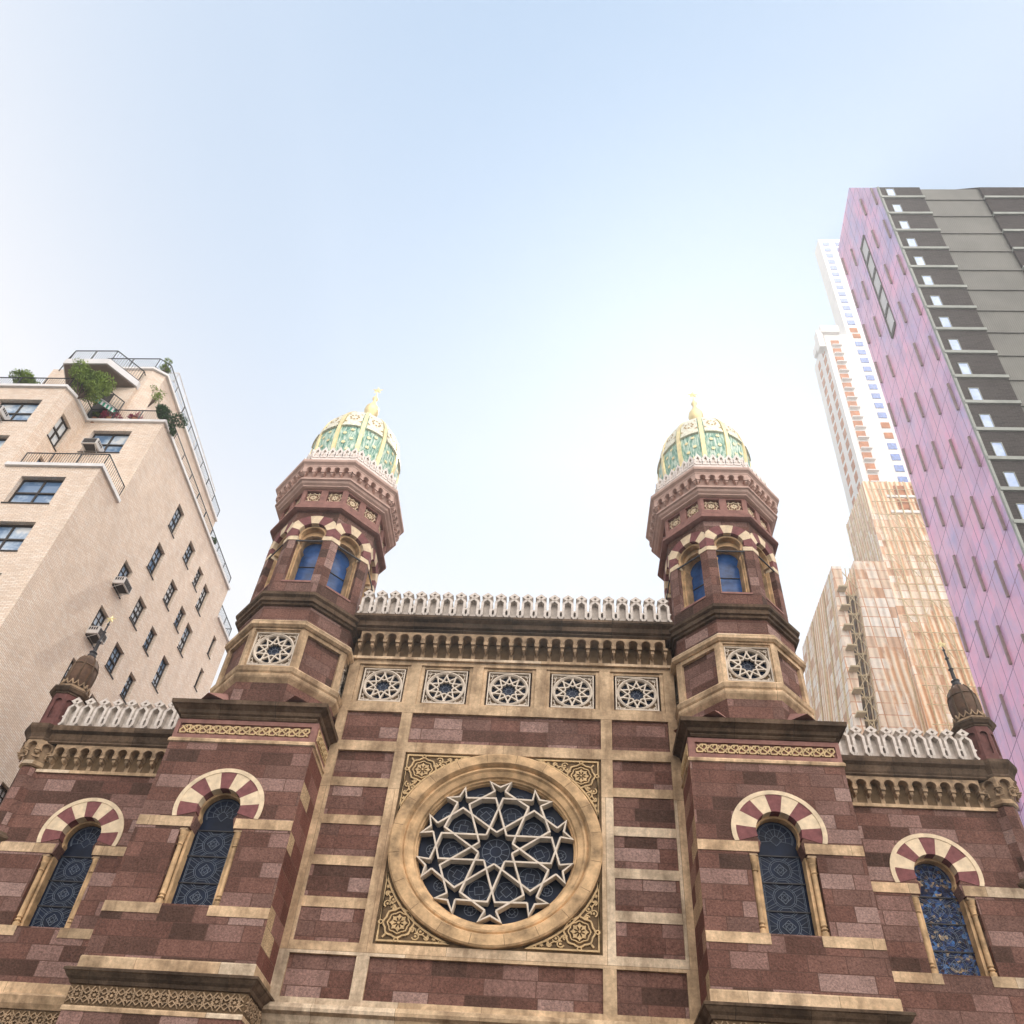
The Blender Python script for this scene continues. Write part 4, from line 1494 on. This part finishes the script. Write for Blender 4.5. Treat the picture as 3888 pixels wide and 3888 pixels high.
SIDE = [(5.69, 6.54, 24.25, 25.68), (3.66, 4.48, 27.2, 28.83), (5.17, 5.98, 30.0, 31.78), (5.2, 5.98, 33.05, 34.8), (7.38, 8.18, 33.12, 34.48),
        (9.07, 9.75, 33.02, 34.33), (10.24, 11.0, 32.42, 34.2), (7.38, 8.18, 30.06, 31.52), (9.07, 9.75, 30.0, 31.32), (10.21, 11.0, 29.43, 31.2),
        (5.7, 6.53, 27.17, 28.6), (3.66, 4.48, 24.22, 25.95), (7.53, 8.21, 27.06, 28.4), (9.42, 10.2, 26.4, 28.2), (7.54, 8.21, 24.15, 25.5),
        (9.42, 10.2, 23.4, 25.1), (13.15, 13.62, 31.62, 33.0), (13.17, 13.62, 29.25, 30.6), (3.66, 4.48, 21.3, 22.96), (5.73, 6.54, 21.35, 22.75),
        (9.42, 10.2, 20.5, 22.2), (3.47, 4.2, 15.6, 16.9)]
T_side = Matrix.Translation((XL, 0, 0)) @ Matrix.Rotation(radians(90), 4, 'Z')
YF, YBK = -.42, 1.42
b = B(T_side)
holed(b, YF, YBK, ZG, 30.05, [], .3)
holed(b, YBK, 12.72, ZG, 36.2, [h for h in SIDE if h[0] < 12], .26)
holed(b, 12.72, 14.9, ZG, 34.0, [h for h in SIDE if h[0] > 12], .2)
b.T = Matrix.Identity(4)
# lower block front (faces -y)
def front_T(x, y):
    return Matrix.Translation((0, y, 0))
FR_A = [(-21.18, -19.23, 27.62, 29.38), (-21.18, -19.23, 24.74, 26.46), (-21.18, -19.23, 21.8, 23.5), (-21.18, -19.23, 18.9, 20.6), (-21.18, -19.23, 16.0, 17.7)]
FR_C = [(-24.9, -22.82, 33.44, 35.18), (-25.2, -23.05, 30.55, 32.30)]
b.T = front_T(0, YF)
holed(b, -22.05, XL, ZG, 30.05, FR_A, .3)
holed(b, -34.0, -22.15, 30.05, 36.2, FR_C, .3)
holed(b, -34.0, -22.05, ZG, 30.05, [(-27.4, -25.4, z, z + 1.75) for z in (18.9, 21.8, 24.74, 27.62)], .3)
b.T = front_T(0, YBK)
FR_B = [(-21.28, -19.33, 33.73, 35.5)]
holed(b, -22.05, XL, 30.0, 36.2, FR_B, .3)
b.T = Matrix.Identity(4)
b.quad([(-22.15, YF, 30.05), (-21.95, .05, 30.05), (-21.95, .05, 36.2), (-22.15, YF, 36.2)])
b.T = Matrix.Translation((-21.95, 0, 0)) @ Matrix.Rotation(radians(90), 4, 'Z')
SC_ = [(.12, .96, 33.15, 34.93), (.5, 1.2, 30.1, 32.1)]
holed(b, .05, YBK, 30.05, 36.2, SC_, .25)
b.T = Matrix.Identity(4)
b.quad([(-34, YF, 30.05), (XL, YF, 30.05), (XL, YBK, 30.05), (-34, YBK, 30.05)])
b.quad([(-34, YF, 36.2), (-22.15, YF, 36.2), (-21.95, YBK, 36.2), (XL, YBK, 36.2), (XL, 12.72, 36.2), (-34, 12.72, 36.2)])
b.quad([(-34, 14.9, ZG), (XL, 14.9, ZG), (XL, 14.9, 34), (-34, 14.9, 34)])
b.quad([(-34, 12.72, 34), (XL, 12.72, 34), (XL, 14.9, 34), (-34, 14.9, 34)])
b.quad([(-34, 12.72, 34), (XL, 12.72, 34), (XL, 12.72, 36.2), (-34, 12.72, 36.2)])
b.build("brick_wall", 'brickL', apt, fixn=False)
for h in SIDE:
    window(T_side, h[0], h[1], h[2], h[3], .2, 3, 4, apt)
for h in FR_A + [(-27.4, -25.4, z, z + 1.75) for z in (24.74, 27.62)]:
    window(front_T(0, YF), *h, .24, 2, 2, apt)
for h in FR_C:
    window(front_T(0, YF), *h, .24, 2, 2, apt)
for h in FR_B:
    window(front_T(0, YBK), *h, .24, 2, 2, apt)
for h in SC_:
    window(Matrix.Translation((-21.95, 0, 0)) @ Matrix.Rotation(radians(90), 4, 'Z'), *h, .2, 2, 2, apt)
# dark core so that the openings are not empty
b = B()
b.box(-33.9, XL - .35, YBK + .4, 14.7, ZG, 33.9)
b.box(-33.9, -22.4, YF + .4, YBK + .3, ZG, 36.1)
b.box(-22.3, XL - .4, YF + .4, YBK + .35, ZG, 29.9)
b.box(-33.9, XL - .35, YBK + .4, 12.5, 33.9, 36.1)
b.build("interior", 'grille', apt)

def loftpath(b, pts, z0, z1, w):
    """mitred strip following plan points"""
    old = b.T
    b.T = Matrix(((1, 0, 0, 0), (0, 0, 1, 0), (0, 1, 0, 0), (0, 0, 0, 1)))
    b.ribbon(pts, w, z0, z1)
    b.T = old

b = B()
loftpath(b, [(-22.2, YF), (XL, YF), (XL, YBK)], 30.03, 30.22, .22)
loftpath(b, [(-34, YF), (-22.15, YF), (-21.93, .08), (-21.93, YBK), (XL, YBK), (XL, 12.72)], 36.18, 36.36, .22)
loftpath(b, [(XL, 12.72), (XL, 14.9)], 33.98, 34.15, .22)
b.build("coping", 'coping', apt)

def railing(pts, z, h, parent, step=.115, post=1.3, mat_='railing'):
    b = B()
    for p, q in zip(pts, pts[1:]):
        L = hypot(q[0] - p[0], q[1] - p[1])
        b.tube((*p, z + h), (*q, z + h), .028, 6)
        b.tube((*p, z + .12), (*q, z + .12), .015, 4)
        n = max(1, int(L / step))
        for i in range(1, n):
            t = i / n
            x, y = p[0] + (q[0] - p[0]) * t, p[1] + (q[1] - p[1]) * t
            b.tube((x, y, z + .12), (x, y, z + h), .0085, 4)
        n = max(1, round(L / post))
        for i in range(n + 1):
            t = i / n
            x, y = p[0] + (q[0] - p[0]) * t, p[1] + (q[1] - p[1]) * t
            b.tube((x, y, z), (x, y, z + h), .028, 5)
    return b.build("railing", mat_, parent)
railing([(-21.8, YF + .12), (XL - .1, YF + .12), (XL - .1, YBK)], 30.2, .98, apt)
railing([(-34, YF + .1), (-22.2, YF + .1), (-22.02, .12), (-22.02, YBK - .05), (XL - .08, YBK - .02), (XL - .12, 12.7)], 36.3, .92, apt)
railing([(XL - .1, 12.8), (XL - .1, 14.9), (-24, 14.9)], 34.1, 1.0, apt)

# set-back tiers
b = B()
b.zprism([(-24.6, 1.50), (-20.65, 1.50), (-20.72, 12.3), (-24.6, 12.3)], 36.21, 39.49)
b.build("terrace_wall", 'brickL', apt)
b = B()
b.zprism([(-26, 1.70), (-20.5, 1.68), (-19.93, 2.05), (-20.15, 12.0), (-26, 12.0)], 36.22, 41.5)
b.build("terrace_wall", 'brickL', apt)
b = B()
b.zprism([(-24.0, .22), (-21.68, .20), (-20.62, 1.46), (-20.75, 2.95), (-24.9, 2.95)], 39.56, 40.0)
b.build("balcony_slab", 'slab', apt)
b = B()
b.zprism([(-23.95, .28), (-21.72, .27), (-20.72, 1.46), (-20.85, 2.9), (-24.8, 2.9)], 39.495, 39.557)
b.build("balcony_soffit", 'soffit', apt)
b = B()
loftpath(b, [(-24, 1.68), (-20.48, 1.66), (-19.9, 2.05), (-20.13, 12.0)], 41.5, 41.66, .2)
b.build("coping", 'coping', apt)
railing([(-24.7, .9), (-23.95, .34), (-21.70, .32), (-20.72, 1.46), (-20.82, 2.7)], 40.0, 1.0, apt)
railing([(-23.4, 1.66), (-20.46, 1.64), (-19.98, 2.05), (-20.2, 12.0)], 41.66, .95, apt)
b = B()
b.box(-27, -21.0, 4.4, 11.5, 41.6, 43.0)
b.build("terrace_wall", 'brickL', apt)
railing([(-24, 3.3), (-20.4, 3.25), (-20.75, 11.5)], 43.0, .95, apt, mat_='coping')
railing([(-21.9, -.05), (-21.32, .6), (-20.66, 1.42)], 37.1, .9, apt)
# awning
b = B()
p0, p1 = Vector((-21.78, .46)), Vector((-20.80, 1.42))
nst = 15
for i in range(nst):
    b.mi = i % 2
    q0, q1 = p0.lerp(p1, i / nst), p0.lerp(p1, (i + 1) / nst)
    o_ = Vector((.42, -.44))
    b.add([(q0.x - o_.x, q0.y - o_.y, 37.75), (q1.x - o_.x, q1.y - o_.y, 37.75), (q1.x, q1.y, 37.3), (q0.x, q0.y, 37.3), (q1.x, q1.y, 36.98), (q0.x, q0.y, 36.98)],
          [(0, 1, 2, 3), (3, 2, 4, 5)])
b.mi = 1
b.tube((p0.x, p0.y, 37.32), (p1.x, p1.y, 37.32), .05, 6)
b.build("awning", ['greenfab', 'slab'], apt, fixn=False)
b = B()
b.box(-22.2, -21.5, 1.46, 1.49, 36.6, 38.8)
b.build("terrace_door", 'wframe', apt)

# air conditioners
def ac(loc, rot, label, s=1.0):
    e = thing("air_conditioner", label, "air conditioner", group="window air conditioners")
    T = Matrix.Translation(loc) @ Matrix.Rotation(rot, 4, 'Z')
    b = B(T)
    b.rectloft([(-.01, 0), (0, .01), (0, .40), (-.01, .41)], -.36 * s, .36 * s, -.48, .2)
    b.build("housing", 'acmetal', e)
    g = B(T)
    for i in range(7):
        g.box(-.31 * s, .31 * s, -.492, -.481, .05 + i * .048, .075 + i * .048)
    for i in range(4):
        g.box(-.362 * s, -.361 * s, -.4 + i * .1, -.33 + i * .1, .2, .36)
        g.box(.361 * s, .362 * s, -.4 + i * .1, -.33 + i * .1, .2, .36)
    g.box(-.28 * s, .28 * s, -.42, -.05, -.006, -.001)
    g.build("grille", 'grille', e)
    br = B(T)
    for sx in (-.3, .3):
        br.tube((sx, -.42, -.01), (sx, .18, -.3), .014, 5)
    br.build("bracket", 'acmetal', e)
    return e
ac((-20.62, YBK - .02, 33.74), 0, "white air conditioner in the upper terrace window beside the projecting brick bay")
ac((-24.2, YF - .02, 33.46), 0, "white air conditioner at the left edge, in the top window of the projecting bay")
ac((XL + .02, 3.93, 27.22), radians(90), "air conditioner in the side wall window, the higher of the two on that wall")
ac((XL + .02, 3.95, 24.24), radians(90), "air conditioner on the side wall directly above the gold star of the left turret")

# plants
def shrub(label, loc, rx, rz, n, matk, name="shrub", blobs=9, leaf=.06, seed=1, droop=0, group="terrace plants", cat="shrub", pot=True):
    rnd = random.Random(seed)
    e = thing(name, label, cat, group=group)
    b = B()
    cs = []
    for i in range(blobs):
        a = rnd.random() * 2 * pi
        q = sqrt(rnd.random()) * rx * .7
        cs.append((q * cos(a), q * sin(a), rnd.uniform(.15, .85) * rz * 1.4 - droop * rnd.random(), rnd.uniform(.3, .55) * rx))
    for i in range(n):
        c = cs[rnd.randrange(blobs)]
        d = Vector((rnd.gauss(0, 1), rnd.gauss(0, 1), rnd.gauss(0, 1))).normalized() * c[3] * rnd.uniform(.55, 1.12)
        p = Vector((loc[0] + c[0] + d.x, loc[1] + c[1] + d.y, loc[2] + .1 + c[2] + d.z * .8))
        u = Vector((rnd.gauss(0, 1), rnd.gauss(0, 1), rnd.gauss(0, .6))).normalized()
        w = u.orthogonal().normalized()
        s_ = leaf * rnd.uniform(.6, 1.3)
        b.add([tuple(p - u * s_), tuple(p + w * s_ * .45), tuple(p + u * s_), tuple(p - w * s_ * .45)], [(0, 1, 2, 3)])
    b.build("foliage", matk, e, fixn=False)
    s = B()
    for c in cs:
        s.tube((loc[0], loc[1], loc[2] - .15), (loc[0] + c[0] * .9, loc[1] + c[1] * .9, loc[2] + .1 + c[2] * .9), .03, 5, .012)
    s.build("stem", 'bark', e)
    if pot:
        p = B()
        p.lathe([(.14, loc[2] - .35), (.2, loc[2]), (.22, loc[2] + .02), (.18, loc[2] + .02)], 12, loc[0], loc[1], False)
        p.build("pot", 'pot', e)
    return e
shrub("big bright green bush on the terrace corner under the white balcony slab", (-21.85, .15, 36.35), .95, 1.45, 11000, 'green', blobs=16, seed=3, leaf=.05, pot=False)
shrub("small olive green bush behind the railing at the left edge of the photo", (-24.9, .2, 36.6), .8, .9, 3000, 'green', blobs=8, seed=5)
shrub("dark green bush leaning over the terrace corner above the cream side wall", (-18.0, 1.5, 36.35), .72, .8, 5200, 'darkgreen', blobs=9, seed=8, leaf=.055, droop=.5, pot=False)
shrub("crimson flowering plant behind the terrace railing beside the striped awning", (-20.9, 1.52, 36.55), .5, .28, 1800, 'redleaf', name="flowering_plant", blobs=6, seed=9, cat="plant", leaf=.045)
shrub("yellow green plant next to the crimson flowers behind the terrace railing", (-21.6, 1.52, 36.5), .35, .4, 1100, 'green', name="flowering_plant", blobs=5, seed=11, cat="plant", leaf=.045)
shrub("low reddish plant behind the terrace railing, left of the dark bush", (-19.6, 1.52, 36.55), .45, .22, 900, 'redleaf', name="flowering_plant", blobs=5, seed=12, cat="plant", leaf=.04)
shrub("pale green plant high on the rounded corner of the topmost railing", (-20.1, 1.95, 41.75), .4, .6, 900, 'green', blobs=5, seed=13, leaf=.045, pot=False)
shrub("sparse climbing plant on the brick wall below the topmost coping", (-19.95, 2.1, 38.8), .45, 1.2, 450, 'green', blobs=7, seed=15, leaf=.05, pot=False)
shrub("plant behind the side railing near the far end of the terrace", (-18.3, 9.6, 36.4), .35, .5, 900, 'darkgreen', blobs=5, seed=16, leaf=.05)

# ================================================================== PINK AND DARK TOWER (right)
hi = thing("high_rise_tower", "dark brick high-rise with a pink glass side wall and vertical fins at the right edge", "high-rise")
KS, DS = .0907, 17.68
SH = Matrix.Identity(4)
SH[1][2] = -KS
SH[1][3] = DS
XR = 30.0
b = B(SH)
b.xprism([(0, 0), (9.4, 0), (9.3, 96.05), (3.9, 97.9), (0, 89.1)], XR, XR + 2.0)
b.build("pink_glass_wall", 'pink', hi)
hobj = hi.children[0]
# uv of the pink wall in its own sheared frame
me = hobj.data
uvl = me.uv_layers[0]
for lp in me.loops:
    c = me.vertices[lp.vertex_index].co
    uvl.data[lp.index].uv = (c.y + KS * c.z - DS, c.z)
b = B(SH)
b.xprism([(-.06, 0), (9.3, 0), (9.2, 95.5), (3.9, 97.3), (-.06, 89.1)], XR + .06, XR + 3.86)
b.xprism([(-.06, 0), (9.3, 0), (9.2, 95.5), (3.9, 97.3), (-.06, 89.1)], XR + 9.28, XR + 18)
b.build("dark_brick_wall", 'brickD', hi)
b = B(SH)
b.xprism([(.12, 0), (9.3, 0), (9.2, 95.5), (3.9, 97.3), (.12, 89.1)], XR + 3.86, XR + 9.28)
b.build("louvre_wall", 'louvre', hi)
for k in range(22):
    z = 86.97 - 3.0 * k + .1
    b = B(SH)
    b.box(XR + .0, XR + 3.9, -.2, .1, z - .16, z + .16)
    b.build("spandrel_band", 'conc', hi)
    b = B(SH)
    b.box(XR + 9.24, XR + 18, -.2, .1, z - .18, z + .14)
    b.build("spandrel_band", 'conc', hi)
    b = B(SH)
    b.box(XR + 3.9, XR + 9.24, .04, .2, z - .12, z + .1)
    b.build("louvre_rail", 'louvre', hi)
    zw = z + .15
    b = B(SH)
    b.ribbon([(XR + .68, zw + .0), (XR + 1.38, zw + .0), (XR + 1.38, zw + 1.5), (XR + .68, zw + 1.5)], .05, -.12, -.05, True)
    w = b.build("window", 'conc', hi)
    b = B(SH)
    b.box(XR + .70, XR + 1.36, -.09, -.055, zw, zw + 1.5)
    b.build("pane", 'paneB', w)
b = B(SH)
b.box(XR - .05, XR + .12, -.14, .06, 0, 89.05)
b.build("corner_trim", 'conc', hi)
for j in range(5):
    top0 = (90.59, 92.92, 95.36, 91.55, 93.7)[j]
    for k in range(12):
        zt = top0 - 6.04 * k
        if j == 2 and 70.9 < zt < 91:
            continue
        if zt < 30 or zt > (95 if j > 1 else 93.5):
            continue
        b = B(SH)
        yy = .72 + 2.05 * j
        b.box(XR - .16, XR - .001, yy - .075, yy + .055, zt - 3.05, zt)
        b.build("fin", 'fin', hi)
b = B(SH)   # inclined strip of five windows
for i in range(6):
    z = 74.1 + i * 2.95
    b.add([(XR - .12, 4.22, z - .25), (XR - .12, 5.27, z - .65), (XR - .12, 5.27, z - .2), (XR - .12, 4.22, z + .2), (XR, 4.22, z - .25), (XR, 5.27, z - .65), (XR, 5.27, z - .2), (XR, 4.22, z + .2)],
          [(0, 1, 2, 3), (4, 7, 6, 5), (0, 4, 5, 1), (1, 5, 6, 2), (2, 6, 7, 3), (3, 7, 4, 0)])
b.box(XR - .14, XR - .001, 5.24, 5.34, 73.6, 88.7)
b.box(XR - .06, XR - .001, 4.16, 4.22, 74.0, 89.0)
ws = b.build("window_strip", 'wframe', hi)
b = B(SH)
b.box(XR - .03, XR - .002, 4.23, 5.24, 73.9, 88.8)
b.build("pane", 'slab', ws)

# ================================================================== WHITE TOWER AND NETTED BUILDINGS
wt = thing("residential_tower", "hazy white tower with orange and blue window columns behind the pink building", "high-rise")
LW = .045
WH = Matrix.Identity(4)
WH[0][2] = LW
WH[0][3] = 47.95 - LW * 111
YW = 60.0
b = B(WH)
b.box(0, 26, YW, YW + 7, 104, 158)
b.box(4.7, 26, YW + .4, YW + 3.4, 158, 202)
b.build("wall", 'white', wt)
nfl = 0
for k in range(31):
    z = 112.6 + k * 3.0
    if z > 200:
        break
    if z < 157:
        for (u0, u1, mk, nm) in ((.95, 2.45, 'orange', "balcony_bay"),):
            b = B(WH)
            b.box(u0, u1, YW - .12, YW + .01, z - 1.15, z + .95)
            w_ = b.build(nm, mk, wt)
            b = B(WH)
            b.box(u0 - .05, u1 + .25, YW - .6, YW - .125, z - 1.42, z - 1.2)
            b.build("balcony_rail", 'white', w_)
    yy = YW + (.4 if z > 158 else 0)
    for (u0, u1) in ((5.45, 6.85), (8.2, 9.4)):
        b = B(WH)
        mk = 'orange' if k in (4, 5, 15, 16) else 'blue'
        b.box(u0, u1, yy - .1, yy + .01, z - .95, z + .65)
        b.build("window", mk, wt)
for k in range(15):
    z = 112.6 + k * 3
    for y_ in (1.2, 4.0):
        b = B(WH)
        b.box(-.06, .01, YW + y_, YW + y_ + 1.2, z - 1.1, z + .9)
        b.build("window", 'orange', wt)
b = B(WH)
b.box(-.5, 2.9, YW - .6, YW + 5, 158, 160.5)
b.box(-1.4, -.3, YW - .3, YW + 1.2, 153, 159)
b.build("roof_hoist", 'white', wt)

nb = thing("netted_building", "tall building wrapped in orange debris netting under the white tower", "building under construction")
b = B(WH)
b.box(-.4, 27, YW - .5, YW + 8.5, 0, 111.3)
b.build("netting", 'net', nb)
b = B(WH)
rnd = random.Random(4)
for i in range(12):
    u = .6 + i * 1.25
    b.tube((u, YW - .75, 20), (u, YW - .75, 111), .11, 5)
for k in range(22):
    z = 46 + k * 3.0
    b.tube((0, YW - .8, z), (15, YW - .8, z), .07, 4)
    for i in range(9):
        if rnd.random() < .6:
            u = .6 + i * 1.25
            b.tube((u, YW - .85, z), (u + 1.25, YW - .85, z + (3 if rnd.random() < .5 else -3)), .05, 4)
for i in range(6):
    y = YW + .3 + i * 1.5
    b.tube((-.55, y, 20), (-.55, y, 111), .1, 5)
b.build("scaffold", 'scaf', nb)
b = B(WH)
for k in range(2):
    for i in range(4):
        b.box(4.0 + 2.6 * i, 5.6 + 2.6 * i, YW - .62, YW - .5, 104.6 + 3.3 * k, 106.9 + 3.3 * k)
b.build("open_bay", 'orange', nb)
b = B(WH)
b.box(2.6, 15, YW - .7, YW - .505, 103.6, 104.2)
b.box(2.6, 15, YW - .7, YW - .505, 107.3, 107.8)
b.build("parapet", 'white', nb)

n2 = thing("netted_building", "lower netted building with dark open floors between the right tower and pink building", "building under construction")
L2 = Matrix.Identity(4)
L2[0][2] = .09
L2[0][3] = 32.3 - .09 * 73
Y2 = 45.0
b = B(L2)
b.box(0, 1.1, Y2, Y2 + 14, 0, 75.5)
b.box(1.1, 2.6, Y2 + 2.5, Y2 + 14, 0, 73)
b.box(2.6, 6.3, Y2, Y2 + 14, 0, 76.5)
b.build("netting", 'net', n2)
for k in range(16):
    b = B(L2)
    z = 71.5 - 2.95 * k
    b.box(1.1, 2.6, Y2 + .6, Y2 + 2.49, z - .25, z)
    b.box(.2, 1.1, Y2 - .9, Y2 - .01, z - .3, z - .1)
    b.build("floor_slab", 'scaf', n2)
b = B(L2)
b.box(1.12, 2.58, Y2 + 2.4, Y2 + 2.49, 20, 72.5)
b.build("open_floors", 'void', n2)
b = B(L2)
for u in (1.15, 1.6, 2.1, 2.55):
    b.tube((u, Y2 + .3, 20), (u, Y2 + .3, 75.5), .06, 5)
for k in range(18):
    z = 72 - 2.95 * k
    b.tube((1.1, Y2 + .25, z), (2.6, Y2 + .25, z + 2.9), .05, 4)
    b.tube((2.6, Y2 + .2, z), (1.1, Y2 + .2, z + 2.9), .05, 4)
for i in range(5):
    b.tube((-.1, Y2 + 1 + i * 2.6, 20), (-.1, Y2 + 1 + i * 2.6, 75), .09, 5)
b.build("scaffold", 'scaf', n2)

# ================================================================== HAZE
def haze(density, g_):
    b = B()
    b.box(-60, 110, -40, 130, -1.5, 215)
    m = bpy.data.materials.new("haze_air")
    m.use_nodes = True
    nt = m.node_tree
    nt.nodes.clear()
    o = nt.nodes.new("ShaderNodeOutputMaterial")
    v = nt.nodes.new("ShaderNodeVolumePrincipled")
    v.inputs["Color"].default_value = (.97, .98, 1, 1)
    v.inputs["Density"].default_value = density
    v.inputs["Anisotropy"].default_value = g_
    nt.links.new(v.outputs[0], o.inputs["Volume"])
    M['haze'] = m
    ob = b.build("haze", 'haze')
    ob["kind"] = "stuff"
HAZE = True
if HAZE:
    haze(.0009, .66)
